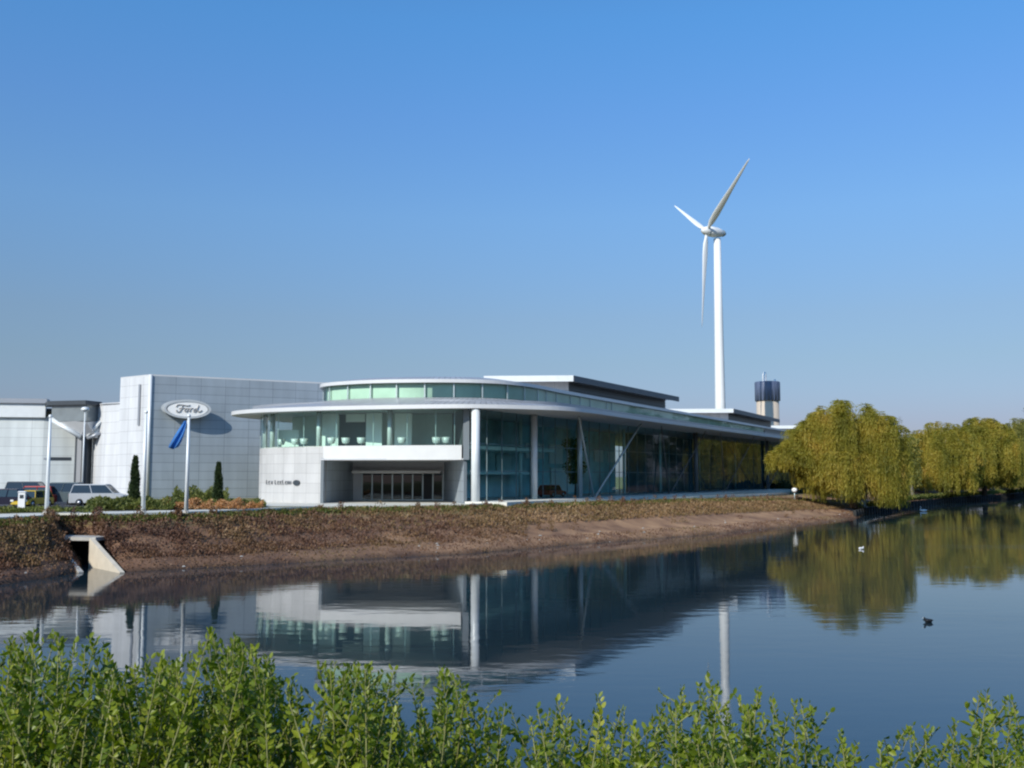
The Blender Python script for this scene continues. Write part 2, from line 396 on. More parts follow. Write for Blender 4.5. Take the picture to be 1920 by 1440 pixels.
# water
m, t, b = nt('pond_water')
b.inputs['Base Color'].default_value = (.012, .026, .036, 1); b.inputs['Roughness'].default_value = .035; b.inputs['IOR'].default_value = 1.31
tc = N(t, 'ShaderNodeTexCoord'); mp = N(t, 'ShaderNodeMapping'); mp.inputs['Scale'].default_value = (.5, 1.1, 1)
n1 = N(t, 'ShaderNodeTexNoise'); n1.inputs['Scale'].default_value = 1.1; n1.inputs['Detail'].default_value = 3
n2 = N(t, 'ShaderNodeTexNoise'); n2.inputs['Scale'].default_value = .12; n2.inputs['Detail'].default_value = 2
t.links.new(tc.outputs['Object'], mp.inputs['Vector']); t.links.new(mp.outputs[0], n1.inputs['Vector']); t.links.new(mp.outputs[0], n2.inputs['Vector'])
mm = N(t, 'ShaderNodeMath', operation='MULTIPLY'); t.links.new(n1.outputs['Fac'], mm.inputs[0]); 
mr = N(t, 'ShaderNodeMapRange'); mr.inputs[1].default_value = .4; mr.inputs[2].default_value = .65; mr.inputs[3].default_value = .35; t.links.new(n2.outputs['Fac'], mr.inputs[0]); t.links.new(mr.outputs[0], mm.inputs[1])
mp3 = N(t, 'ShaderNodeMapping'); mp3.inputs['Scale'].default_value = (.012, .07, 1); n3 = N(t, 'ShaderNodeTexNoise'); n3.inputs['Scale'].default_value = 1; n3.inputs['Detail'].default_value = 4
t.links.new(tc.outputs['Object'], mp3.inputs['Vector']); t.links.new(mp3.outputs[0], n3.inputs['Vector'])
r3 = N(t, 'ShaderNodeMapRange'); r3.inputs[1].default_value = .5; r3.inputs[2].default_value = .68; r3.inputs[3].default_value = .03; r3.inputs[4].default_value = .11
t.links.new(n3.outputs['Fac'], r3.inputs[0]); t.links.new(r3.outputs[0], b.inputs['Roughness'])
bp = N(t, 'ShaderNodeBump'); bp.inputs['Distance'].default_value = .0085; bp.inputs['Strength'].default_value = 1
t.links.new(mm.outputs[0], bp.inputs['Height']); t.links.new(bp.outputs[0], b.inputs['Normal'])
M_WATER = m
wtr = MB().add([(-260, -60, 0), (420, -60, 0), (420, 420, 0), (-260, 420, 0)], [(0, 1, 2, 3)]).build('water', M_WATER); tag(wtr, kind='structure')

# path along the bank top, with kerb
def top_line(i0, i1, off): return [(ST[i][0], ST[i][1]) for i in range(i0, i1)]
stations = [i for i in range(nst) if SK[i] == 0]
def top_at(px):   # interpolate bank-top Y for a column
    xs_ = [a for a, _ in T]; ys_ = [b for _, b in T]; return float(np.interp(px, xs_, ys_))
near, far = [], []
for px in range(-380, 1500, 20):
    Y = top_at(px)+.15
    wd = float(np.interp(px, [-400, 0, 480, 600, 885, 1500], [12, 10, 8, 4.5, 3.4, 3]))
    near.append(px2(px, Y, 3)); far.append(px2(px, Y+wd, 3))
mb = MB(); n = len(near)
mb.add([(x, y, 3.035) for x, y in near]+[(x, y, 3.035) for x, y in far], [(i, i+1, n+i+1, n+i) for i in range(n-1)])
mb.build('path', M_PATH).__setitem__('kind', 'structure')
k = MB().strip(near, 2.9, 3.2, .35).build('kerb', M_LEDGE); tag(k, kind='structure')
# car park
poly = [px2(-420, 68, 3), px2(-100, 72, 3), px2(60, 84, 3), px2(240, 92, 3), px2(262, 112, 3), px2(200, 134, 3), px2(-420, 130, 3)]
MB().add([(x, y, 3.02) for x, y in poly], [tuple(range(len(poly)))]).build('car_park', M_ASPH).__setitem__('kind', 'structure')
mk = MB()
for px in range(-60, 240, 32):
    a = at(px, 96, 3.026); mk.box((a.x, a.y, 3.026), (.1, 4.6, .004))
mk.build('parking_bay_marking', M_WHITE).__setitem__('kind', 'structure')
# forecourt in front of the entrance
pv = MB().add([(-30, 90.5, 3.012), (-3, 94.5, 3.012), (-3.2, 113, 3.012), (-20, 113, 3.012), (-30, 108, 3.012)], [(0, 1, 2, 3, 4)]).build('forecourt', M_PATH); tag(pv, kind='structure')

# ------------------------------------------------------------------ culvert
cv = empty('culvert', (-27, 65, 0), 0, 'concrete culvert outlet with two sloping wing walls cut into the brown bank', 'culvert')
aL, bL = at(96, 65.6, 1.8), at(152, 60.8, .05)
aR, bR = at(172, 65.0, 1.8), at(229, 60.6, .05)
def wing(a, b, th, zb, name, mat):
    d = (b-a).xy.normalized(); nrm = Vector((-d.y, d.x))*th/2
    vs = []
    for s in (-1, 1):
        for p, z in ((a, -.8), (b, -.8), (b, b.z+.02), (a, a.z)): vs.append((p.x+nrm.x*s, p.y+nrm.y*s, z))
    MB().add(vs, [(0, 1, 2, 3), (7, 6, 5, 4), (0, 4, 5, 1), (1, 5, 6, 2), (2, 6, 7, 3), (3, 7, 4, 0)]).build(name, mat, cv)
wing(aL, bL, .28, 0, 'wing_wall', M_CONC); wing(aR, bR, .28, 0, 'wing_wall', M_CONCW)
ax = (aR-aL).xy; ang = math.atan2(ax.y, ax.x)
mid = (aL+aR)/2; dr = Vector((-math.sin(ang), math.cos(ang)))
MB().box((mid.x+dr.x*1.0, mid.y+dr.y*1.0, 1.72), (ax.length+.5, 1.9, .22), ang).build('top_slab', M_CONC, cv)
mb = MB()
mb.box((aL.x+dr.x*1.2, aL.y+dr.y*1.2, .4), (.3, 2.2, 2.4), ang); mb.box((aR.x+dr.x*1.2, aR.y+dr.y*1.2, .4), (.3, 2.2, 2.4), ang)
mb.box((mid.x+dr.x*2.2, mid.y+dr.y*2.2, .4), (ax.length+.4, .2, 2.4), ang)
mb.build('tunnel', M_BLACK, cv)

# ------------------------------------------------------------------ main building: sweeping curved roofs and glazed hall
O = Vector((-3.9, 98.0)); D = Vector((.489, .872)); NI = Vector((-.872, .489))
def H(s, d=0, z=0): p = O+D*s+NI*d; return (p.x, p.y, z)
bld = empty('glass_fronted_building', (-6, 110, 3), 0, 'long glazed building with two sweeping curved silver roofs and a recessed white entrance', 'building')
E1c = [(-26, 128), (-28.8, 118), (-30.4, 112.5), (-30.1, 108.6), (-27.6, 105.2), (-24, 102.7), (-19, 100.4), (-13.5, 98.8), (-8.2, 97.6), (-3.8, 97.2), (1.0, 98.5), (5.3, 101), (8.7, 105.8), (14.9, 118)]
E2c = [(-12, 128), (-17.5, 118), (-20.3, 112), (-20.6, 108.4), (-19.6, 105.2), (-17, 103), (-13.9, 101.5), (-10.5, 100.8), (-7, 100.6), (-3.4, 101.1), (-.2, 103), (2.6, 107), (6.1, 114.5), (13, 128)]
E1 = catmull(E1c)+[(49.5, 181), (109, 290)]; E2 = catmull(E2c)+[(49.8, 198), (101.5, 296)]
back = [(70, 318), (20, 215)]
ZE, ZC, ZU = 12.25, 13.55, 15.05
C1 = offset(E2, .4)
def ring(path, pathb, z0, z1):
    m_ = MB(); n = len(path); L = 0
    vs = [(x, y, z0) for x, y in path]+[(x, y, z1) for x, y in pathb]; uvs = []
    for i in range(n-1):
        l = math.dist(path[i], path[i+1]); uvs.append([(L, 0), (L+l, 0), (L+l, 6), (L, 6)]); L += l
    m_.smooth = True
    m_.add(vs, [(i, i+1, n+i+1, n+i) for i in range(n-1)], uvs); return m_
def slab(path, z0, z1, extra): return MB().prism(list(path)+extra, z0, z1)
# lower roof: soffit, fascia, sloping skirt
slab(offset(E1, .12), ZE, ZE+.12, back).build('soffit', M_SOFF, bld)
MB().strip(E1, ZE-.03, ZE+.36, .12).build('fascia', M_FASC, bld)
ring(offset(E1, .1), C1, ZE+.37, ZC).build('lower_roof', M_ROOF, bld)
# gutter line on the skirt
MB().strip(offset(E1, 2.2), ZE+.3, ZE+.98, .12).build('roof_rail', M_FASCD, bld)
# clerestory band
MB().strip(C1[:80], ZC-.05, ZU+.02).build('clerestory_window', M_GLU, bld)
MB().strip(C1[79:], ZC-.05, ZU+.02).build('clerestory_louvre', M_STRUT, bld)
mb = MB()
acc = 0
for i in range(79):
    acc += math.dist(C1[i], C1[i+1])
    if acc > 2.6:
        acc = 0; d = Vector(C1[i+1])-Vector(C1[i])
        MB().box((C1[i][0], C1[i][1], (ZC+ZU)/2), (.12, .12, ZU-ZC), math.atan2(d.y, d.x)).build('mullion', M_MULL, bld)
s = 36
for px in (705, 827): 
    p = at(px, 103.2, 14); MB().tube([(p.x, p.y, ZC), (p.x, p.y, ZU)], .22, 10).build('clerestory_post', M_COLM, bld)
slab(offset(C1, 5), ZC-.3, ZC-.1, []).build('gallery_floor', M_CEIL, bld)
MB().strip(offset(C1, .25)[:80], ZC-.1, ZU).build('clerestory_back_wall', M_BACKING, bld)  # pale wall set close behind the glass, added to brighten the clerestory
# upper roof
slab(offset(E2, .1), ZU, ZU+.1, back).build('upper_soffit', M_SOFF, bld)
MB().strip(E2, ZU-.03, ZU+.32, .12).build('upper_fascia', M_FASC, bld)
U2 = offset(E2, 3.2)
ring(offset(E2, .1), U2, ZU+.33, ZU+.85).build('upper_roof', M_ROOF, bld)
slab(U2, ZU+.5, ZU+.84, back).build('roof_deck', M_ROOF, bld)
# rooftop monitors
def monitor(px, Y, px2_, Y2, w):
    a = at(px, Y, 18.5).xy; b = at(px2_, Y2, 18.5).xy
    left = Vector((-1, .07)).normalized()
    z1, z0 = 18.5, 18.0
    poly = [tuple(a), tuple(b), tuple(b+left*w), tuple(a+left*w)]
    r = MB().prism(poly, z0, z1).build('monitor_roof', M_COLM, bld)
    d = (b-a).normalized(); ins = Vector((-d.y, d.x))
    a2 = a+d*1.5+ins*1.4; b2 = b-d*2.5+ins*1.4
    MB().prism([tuple(a2), tuple(b2), tuple(b2+left*(w-3)), tuple(a2+left*(w-3))], ZU+.4, z0).build('monitor_wall', M_CLADW, bld)
    # dark louvre band on the long side
    q = [tuple(a2-ins*.06), tuple(b2-ins*.06)]
    mbb = MB()
    for kz in range(5): mbb.strip(q, ZU+.95+kz*.42, ZU+1.2+kz*.42, -.05)
    mbb.strip([tuple(a2-ins*.02), tuple(b2-ins*.02)], ZU+.9, z0-.02)
    mbb.build('louvre', M_DARK, bld)
    MB().strip([tuple(a-ins*.02), tuple(b-ins*.02)], z0-.25, z1+.03, -.1).build('monitor_gutter', M_ROOFD, bld)
    MB().strip([tuple(a+left*w), tuple(a)], z0-.22, z1+.05, -.12).build('monitor_fascia', M_COLM, bld)
monitor(1075, 129, 1272, 164, 11.5)
monitor(1375, 193, 1461, 229, 14)
monitor(1537, 257, 1585, 290, 14)

# hall glazing and structure
gl = [H(s, 0)[:2] for s in (0, 12, 23.3, 30, 50, 64, 104, 144, 184, 214)]
MB().strip(gl[:3], 3.05, ZE).build('glass_wall', M_GLF, bld)
MB().strip(gl[2:6], 3.05, ZE).build('glass_wall', M_GLM, bld)
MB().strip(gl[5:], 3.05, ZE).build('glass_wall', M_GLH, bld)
mb = MB(); a_D = math.atan2(D.y, D.x)
for s in range(3, 214, 3): p = H(s, .06); mb.box((p[0], p[1], (3+ZE)/2), (.07, .09, ZE-3.1), a_D)
for z in (6.2, 8.9):
    p = H(12, .1); mb.box((p[0], p[1], z), (24, .1, .09), a_D)
    p = H(120, .1); mb.box((p[0], p[1], z), (184, .08, .06), a_D)
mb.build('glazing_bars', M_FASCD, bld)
for s, r in ((0, .42), (12, .36), (23.3, .30), (64, .34), (104, .3), (144, .3)):
    p = H(s, -.45); MB().tube([(p[0], p[1], 3), (p[0], p[1], ZE)], r, 14).build('column', M_COLM if s < 20 else M_MULL if s < 30 else M_STRUT, bld)
for s in (25.5, 50.5, 75.5, 100.5, 125.5, 150.5):
    b_ = H(s, -1.2, 3.05)
    MB().box((b_[0], b_[1], 3.2), (.9, .9, .4), a_D, .7).build('strut_foot', M_CONC, bld)
    for sg in (-1, 1):
        tp = H(s+sg*9, -3.6, ZE)
        MB().tube([b_, tp], [.14, .10] if s < 30 else [.09, .06], 8).build('strut', M_MULL if s < 30 else M_STRUT, bld)
pl = [H(s, -4.6)[:2] for s in (-1.2, 30, 90, 150, 214)]
MB().strip(pl, 2.6, 3.30, 4.6).build('plinth', M_LEDGE, bld)
# hall interior
MB().prism([H(.3, .1)[:2], H(214, .1)[:2], H(214, 22)[:2], H(24, 22)[:2], H(12, 10)[:2]], 3.22, 3.26).build('hall_floor', M_FLOOR, bld)
mb = MB(); 
MB().strip([H(10.5, 9)[:2], H(26, 9)[:2]], 3.2, ZE, .3).build('back_wall', M_INTB, bld)  # back wall toned bay by bay: room light put into the wall colour
MB().strip([H(26, 11)[:2], H(60, 11)[:2]], 3.2, ZE, .3).build('back_wall', M_INTN, bld)
for s0, s1, dd in ((60, 214, 9),): mb.strip([H(s0, dd)[:2], H(s1, dd)[:2]], 3.2, ZE, .3)
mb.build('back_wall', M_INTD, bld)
MB().prism([H(4, 3)[:2], H(24, 3)[:2], H(24, 9)[:2], H(10.5, 9)[:2]], 8.5, 8.85).build('mezzanine', M_INT, bld)
MB().prism([H(6.5, 5.5)[:2], H(24, 5.5)[:2], H(24, 9)[:2], H(10.5, 9)[:2]], 5.9, 6.15).build('mezzanine', M_INT, bld)
for s0, s1, z0, z1 in ((10.8, 13, 6.3, 8.3), (14.5, 22, 3.3, 5.7), (15, 19, 9, 11.2), (11, 13.5, 9.3, 11.6), (20, 23.5, 6.3, 8.2)):
    MB().strip([H(s0, 8.8)[:2], H(s1, 8.8)[:2]], z0, z1, .1).build('interior_panel', M_INTM, bld)
for s0, s1, z0, z1 in ((31, 36, 8.0, 10), (37.5, 41.5, 7.4, 10), (43, 49, 7, 9.8), (52, 55, 7.8, 9.6), (57, 59.5, 7.8, 9.4), (38, 46, 3.5, 6.8)):
    MB().strip([H(s0, 10.8)[:2], H(s1, 10.8)[:2]], z0, z1, .1).build('pale_lit_window_panel', M_INTP, bld)  # opaque pale panels; light through far windows is put into their colour
for s in (8, 18, 33, 48, 62, 80, 100):
    p = H(s, 4.5); MB().tube([(p[0], p[1], 3.2), (p[0], p[1], ZE)], .2, 10).build('inner_column', M_INT, bld)
# front: white wall, entrance recess, upper windows
Gc = [(-26.5, 118), (-27.6, 112.5), (-26.9, 108.9), (-24.4, 105.7), (-18.9, 102.4), (-12.6, 100.4), (-7.5, 99.5), (-4.9, 99.25)]
G = catmull(Gc, 5)
iw = 20  # index of the point where the recess starts (-18.9,102.4)
SILL, HEAD, BEAM = 8.62, ZE, 7.3
MB().strip(G[:iw+1], 2.5, SILL-.002, .4).build('white_stone_wall', M_STONE, bld)
fr = offset(G[iw:], -.25)
MB().strip(fr, BEAM, SILL+.1, .7).build('entrance_beam', M_WHITE, bld)
MB().strip(G[8:], SILL+.02, HEAD).build('upper_window', M_GLU, bld)
mb = MB(); 
for i in range(8, len(G), 1):
    if i % 3 == 0: MB().box((G[i][0], G[i][1]+.06, (SILL+HEAD)/2), (.06, .08, HEAD-SILL)).build('window_mullion', M_MULL, bld)
MB().strip(G[8:], SILL, SILL+.12, .25).build('sill', M_WHITE, bld)
for px, Y in ((497, 108.6), (511, 107.2), (598, 103.3), (731, 101.2)):
    p = at(px, Y, 10); MB().tube([(p.x, p.y, SILL-.1), (p.x, p.y, HEAD)], .26, 12).build('front_column', M_COLM, bld)
# right jamb of upper floor and recess
MB().add([(-4.75, 99.0, BEAM), (-4.15, 98.6, BEAM), (-4.15, 98.6, HEAD), (-4.75, 99.0, HEAD), (-6.2, 106, BEAM), (-5.6, 106, BEAM), (-5.6, 106, HEAD), (-6.2, 106, HEAD)],
  [(0, 1, 2, 3), (0, 3, 7, 4), (1, 5, 6, 2), (4, 7, 6, 5), (0, 4, 5, 1), (3, 2, 6, 7)]).build('jamb', M_CLAD, bld)
upf = [(p[0], p[1]) for p in offset(G[8:], .15)]
MB().prism(upf+[(-6, 114), (-24, 118)], SILL-.6, SILL-.02).build('upper_floor', M_FLOOR, bld)
bw = [(-24.5, 113), (-19, 109.5), (-14, 108), (-9, 107), (-6.3, 106.8)]
MB().strip(bw, SILL, HEAD, .2).build('upper_back_wall', M_INT, bld)
def part_panel(pxa, pxb, Y, mat, name, z0=SILL, z1=HEAD-.1):
    a, b_ = at(pxa, Y, 10), at(pxb, Y-.3, 10); MB().strip([(a.x, a.y), (b_.x, b_.y)], z0, z1, .08).build(name, mat, bld)
part_panel(604, 634, 104.5, M_INTP, 'partition'); part_panel(686, 716, 103.8, M_INTP, 'partition')
part_panel(648, 684, 105.2, M_INTP, 'partition', 11.3, HEAD-.1); part_panel(740, 772, 104.2, M_INTP, 'partition')
part_panel(636, 686, 106.5, M_INTD, 'dark_opening'); part_panel(520, 560, 108, M_INTP, 'partition', SILL, 10.6)
# recess
MB().strip([(-18.9, 102.0), (-17.6, 113)], 3, BEAM+.2, .3).build('recess_wall', M_CLAD, bld)
MB().strip([(-7.6, 113), (-4.7, 99.2)], 3, BEAM+.2, .3).build('recess_wall', M_CLAD, bld)
MB().prism([(-19, 101), (-4.4, 99), (-7.4, 113.2), (-17.8, 113.2)], BEAM, BEAM+.15).build('recess_soffit', M_SOFF, bld)
MB().strip([(-18, 112.6), (-7.2, 112.6)], 6.0, BEAM, .5).build('door_lintel', M_SOFF, bld)
MB().box((-12.6, 111.6, 6.15), (9.6, 2.2, .28)).build('door_canopy', M_WHITE, bld)
MB().strip([(-17.6, 117), (-7.4, 117)], 3, 6.4, .3).build('lobby_back_wall', M_INTD, bld)
for i in range(8):
    x0 = -16.6+i*1.12
    dn = MB().box((x0+.55, 112.8, 4.45), (.96, .04, 2.8)).build('door', M_BLACK if i == 6 else M_GLD, bld)
    MB().box((x0, 112.75, 4.5), (.13, .12, 2.98)).box((x0+.55, 112.75, 3.1), (1.0, .1, .12)).build('door_frame', M_MULL, dn)
MB().box((-16.6+8*1.12, 112.75, 4.5), (.13, .12, 2.98)).build('door_frame', M_MULL, bld)
MB().strip([(-17.7, 112.9), (-16.7, 112.9)], 3, 6, .1).build('side_panel', M_SOFF, bld)

# lettered sign on the white wall
def on_wall(px):
    best = None
    for a, b_ in zip(G, G[1:]):
        for k in range(12):
            x, y = lerp(a[0], b_[0], k/12), lerp(a[1], b_[1], k/12)
            e_ = abs(x/y-(px-960)/F)
            if y < 110 and (best is None or e_ < best[0]): best = (e_, x, y, math.atan2(b_[1]-a[1], b_[0]-a[0]))
    return best[1:]
x_, y_, a_ = on_wall(535); zs = zz(905, y_)
sg = empty('wall_sign', (x_, y_, zs), 0, 'small grey raised letters ending in a dark oval on the white entrance wall', 'sign')
rnd = random.Random(3); px = 502.0
while px < 549:
    mb = MB()
    x_, y_, a_ = on_wall(px+1.6); nx_, ny_ = math.sin(a_)*.08, -math.cos(a_)*.08
    w_ = rnd.uniform(.12, .2); k = rnd.choice((0, 1, 2))
    def bit(u, z, w, hh): mb.box((x_+nx_+math.cos(a_)*u, y_+ny_+math.sin(a_)*u, zs+z), (w, .1, hh), a_)
    if k == 0: bit(-w_/2, 0, .05, .34); bit(w_/2, 0, .05, .34); bit(0, .05, w_-.06, .05)
    elif k == 1: bit(0, .15, w_, .05); bit(0, -.15, w_, .05); bit(-w_/2+.02, 0, .05, .24)
    else: bit(-w_/2, .04, .05, .44); bit(w_*.1, -.15, w_*.9, .05)
    px += 4.6 if rnd.random() < .85 else 7
    mb.build('letter', M_ROOF2, sg)
x_, y_, a_ = on_wall(558); mb = MB(); n = 24
vs = [(x_+math.cos(a_)*.46*math.cos(2*math.pi*k/n)+math.sin(a_)*d, y_+math.sin(a_)*.46*math.cos(2*math.pi*k/n)-math.cos(a_)*d, zs+.27*math.sin(2*math.pi*k/n)) for d in (.14, .02) for k in range(n)]
mb.add(vs, [tuple(range(n)), tuple(range(n, 2*n))[::-1]]+[(k, (k+1) % n, n+(k+1) % n, n+k) for k in range(n)])
mb.build('oval_emblem', M_DARK, sg)

# chairs seen through the upper windows
def make_chair():
    r = empty('tub_chair', (0, 0, 0))
    mb = MB(); n = 14; vs = []
    for z, rr in ((.38, .30), (.55, .38), (.95, .44), (.95, .38), (.55, .32), (.40, .26)):
        for k in range(n+1):
            a = R(-30+240*k/n); vs.append((rr*math.cos(a), rr*math.sin(a), z))
    mb.smooth = True
    mb.add(vs, [(q*(n+1)+k, q*(n+1)+k+1, (q+1)*(n+1)+k+1, (q+1)*(n+1)+k) for q in range(5) for k in range(n)])
    mb.build('shell', M_COLM, r, world=False)
    MB().tube([(0, 0, .36), (0, 0, .46)], [.27, .3], 14).build('seat', M_WHITE, r, world=False)
    MB().tube([(0, 0, .05), (0, 0, .38)], .035, 8).build('stem', M_FASC, r, world=False)
    MB().tube([(0, 0, 0), (0, 0, .06)], [.26, .1], 14).build('base', M_FASC, r, world=False)
    return r
proto = make_chair()
chs = [(527, 106.6, 'behind the far left upper window pane'), (553, 105.2, 'left of a pair behind the left upper window'), (570, 104.6, 'right of a pair behind the left upper window'),
       (621, 102.6, 'before the pale partition just right of the second front column'), (648, 102.3, 'before the left part of the dark opening upstairs'), (677, 101.9, 'before the right edge of the dark opening upstairs'),
       (753, 101.5, 'just right of the middle front column upstairs'), (818, 100.9, 'left of the close pair near the right end of the upper window'), (836, 100.8, 'right of the close pair near the right end of the upper window')]
for i, (px, Y, d) in enumerate(chs):
    o = proto if i == 0 else copy_tree(proto)
    p = at(px, Y, SILL); o.location = (p.x, p.y, SILL); o.rotation_euler = (0, 0, R(180+20*math.sin(i*2)))
    tag(o, 'white tub chair '+d, 'chair', 'white tub chairs on the upper floor')
# indoor tree and bits in the hall
def lathe(mb, prof_, c, n=16):
    vs = []; 
    for r_, z in prof_:
        for k in range(n): a = 2*math.pi*k/n; vs.append((c[0]+r_*math.cos(a), c[1]+r_*math.sin(a), c[2]+z))
    o_ = mb.smooth; mb.smooth = True
    mb.add(vs, [(i*n+k, i*n+(k+1) % n, (i+1)*n+(k+1) % n, (i+1)*n+k) for i in range(len(prof_)-1) for k in range(n)]); mb.smooth = o_
    return mb
p = H(27.5, 2.2)
it = empty('indoor_tree', (p[0], p[1], 3.26), 0, 'tall slim green indoor tree behind the glass beside the first pair of slanting struts', 'tree')
MB().tube([(0, 0, 0), (.1, 0, 3), (0, .1, 6)], [.12, .08, .04], 7).build('trunk', M_BARK, it, world=False)
n = 2600; z = RNG.uniform(1.6, 7, n); a = RNG.uniform(0, 6.28, n); rr = RNG.uniform(0, 1, n)**.6*(1.1+.4*np.sin(z*2.2))
P_ = np.stack([rr*np.cos(a), rr*np.sin(a), z], 1); Vv, Ff, Tt = leaf_quads(P_, RNG.normal(size=(n, 3))+[0, 0, -.3], .3, .16, RNG.random(n))
M_FIG = foliage('fig_leaves', [(.05, .12, .03), (.12, .24, .06)], .3)
mesh_np('crown', Vv, Ff, M_FIG, it, Tt)

# ------------------------------------------------------------------ tall silver block
blk = empty('windowless_block', (-43.7, 122, 3), 0, 'tall windowless panelled block with shade toned into its silver front and a bright white end wall', 'building')
c0 = Vector((-43.7, 122)); dR = Vector((.871, .492)); dL = Vector((-.80, .60))
ZB = zz(704.5, 122)
cR = c0+dR*34; cL = c0+dL*6.4
bk = Vector((-.489, .872))*0+Vector((.25, .97))*22
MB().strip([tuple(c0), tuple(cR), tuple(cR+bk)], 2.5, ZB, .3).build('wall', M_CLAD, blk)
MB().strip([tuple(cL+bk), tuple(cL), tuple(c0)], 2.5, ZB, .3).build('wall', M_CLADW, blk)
MB().prism([tuple(c0+Vector((.2, .3))), tuple(cR), tuple(cR+bk), tuple(cL+bk), tuple(cL+Vector((.3, .1)))], ZB-.6, ZB-.4).build('roof', M_ROOFD, blk)
MB().strip([tuple(cL), tuple(c0), tuple(cR)], ZB, ZB+.18, .4).build('coping', M_FASC, blk)
MB().tube([(c0.x, c0.y-.02, 2.5), (c0.x, c0.y-.02, ZB+.1)], .22, 10).build('corner_trim', M_COLM, blk)
q = c0+dL*1.9
MB().strip([tuple(q+dL*.38-Vector((.05, .07))), tuple(q-Vector((.05, .07)))], zz(797, 122.8), zz(720, 122.8), -.05).build('slot_window', M_FASCD, blk)
# lower white annex
anx = empty('white_annex', (-52, 131, 3), 0, 'plain pale annex between the tall silver block and the factory', 'building')
a0 = cL+Vector((.5, 2)); 
aw = [px2(176, 133, 9), px2(190, 131, 9), tuple(a0)]
MB().strip([px2(150, 143, 9)]+aw, 2.5, zz(756, 131), .3).build('wall', M_CLADW, anx)
MB().prism([px2(150, 143, 9)]+aw+[(a0.x+2, a0.y+18), (-55, 158)], zz(756, 131)-.3, zz(756, 131)-.1).build('roof', M_ROOFD, anx)

# ------------------------------------------------------------------ factory building at the left with a prow canopy
fac = empty('factory_building', (-62, 138, 3), 0, 'pale blue factory hall with white fascia and a dark pointed canopy at its corner', 'building')
YF = 136
fw = [px2(-420, 128, 9), px2(80, 134, 9), px2(186, 136.5, 9)]
zt = zz(750, 134)
MB().strip(fw, 2.5, zz(782, 134), .3).build('wall', M_FACT, fac)
MB().strip([px2(-420, 127.6, 9), px2(82, 133.6, 9)], zz(783, 134), zz(757, 134), .5).build('white_fascia', M_COLM, fac)
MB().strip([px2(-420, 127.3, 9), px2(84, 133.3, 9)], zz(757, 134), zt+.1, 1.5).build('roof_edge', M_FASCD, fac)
MB().prism([px2(-420, 128, 9), px2(186, 136.5, 9), (-50, 190), (-140, 190)], zz(770, 134), zz(765, 134)).build('roof', M_ROOFD, fac)
MB().strip(offset([px2(92, 134.3, 9), px2(134, 135.3, 9)], -.08), zz(863, 134), zz(857, 134), .06).build('groove', M_DARK, fac)
MB().strip(offset([px2(-420, 128, 9), px2(90, 134.2, 9)], -.05), zz(862, 134), zz(858, 134), .04).build('groove', M_FASCD, fac)
# prow: dark clerestory box over an upturned pale wedge soffit
ta, tb, tcn = at(80, 131, 0), at(183, 132.5, 0), at(152, 129.5, 0)
zp = zz(752, 131); zq = zz(783, 131); zl = zz(819, 131)
top = [(ta.x, ta.y), (tcn.x, tcn.y), (tb.x, tb.y), px2(186, 136, 9), px2(80, 134, 9)]
MB().prism(top, zz(760, 131), zp).build('canopy_roof', M_DARK, fac)
M_CANG = paint('canopy_glazing', (.22, .25, .26), .25, .2, var=.2, scale=.6)
ins = [(ta.x+.4, ta.y+.4), (tcn.x, tcn.y+.5), (tb.x-.3, tb.y+.4)]
MB().strip(ins, zz(790, 131), zz(760, 131), .2).build('canopy_window', M_CANG, fac)
apx = at(150, 131.3, 0); apx = (apx.x, apx.y, zl)
vs = [(ins[0][0], ins[0][1], zz(786, 131)), (ins[1][0], ins[1][1], zz(792, 131)), (ins[2][0], ins[2][1], zz(788, 131)), (apx[0]-.3, apx[1], zl), (apx[0]+1.5, apx[1]+.3, zl), (ins[0][0]+.5, 133.8, zz(786, 131)), (ins[2][0], 135.5, zz(790, 131))]
MB().add(vs, [(0, 1, 3), (1, 2, 4, 3), (0, 3, 5), (3, 4, 6, 5), (4, 2, 6)]).build('canopy_soffit', M_SOFF, fac)
MB().tube([(vs[0][0], vs[0][1]-.1, vs[0][2]), (vs[3][0], vs[3][1]-.2, vs[3][2])], .3, 8).build('canopy_rim', M_COLM, fac)
MB().tube([(vs[4][0], vs[4][1]-.2, vs[4][2]), (vs[2][0], vs[2][1]-.1, vs[2][2]+.3)], .34, 8).build('canopy_rim', M_COLM, fac)
for pa, pb in ((145, 151), (159, 168)):
    a, b_ = at(pa, 133, 9), at(pb, 133, 9)
    MB().box(((a.x+b_.x)/2, 133, (3+zl+.8)/2), (b_.x-a.x, 1.5, zl+.4-3)).build('corner_glazing', M_DARK, fac)
a, b_ = at(151, 132.6, 9), at(159, 132.6, 9)
MB().box(((a.x+b_.x)/2, 132.6, (3+zl+.5)/2), (b_.x-a.x, 2.2, zl+.2-3)).build('pier', M_CLADW, fac)
a = at(158, 131.3, 0); b_ = at(182, 131.3, 0)
MB().tube([(a.x, a.y, zz(822, 131)), (b_.x, b_.y, zz(812, 131))], .22, 8).build('brace', M_FASCD, fac)
MB().tube([(b_.x, b_.y, zz(790, 131)), (a.x, a.y, zz(818, 131))], .2, 8).build('brace', M_COLM, fac)

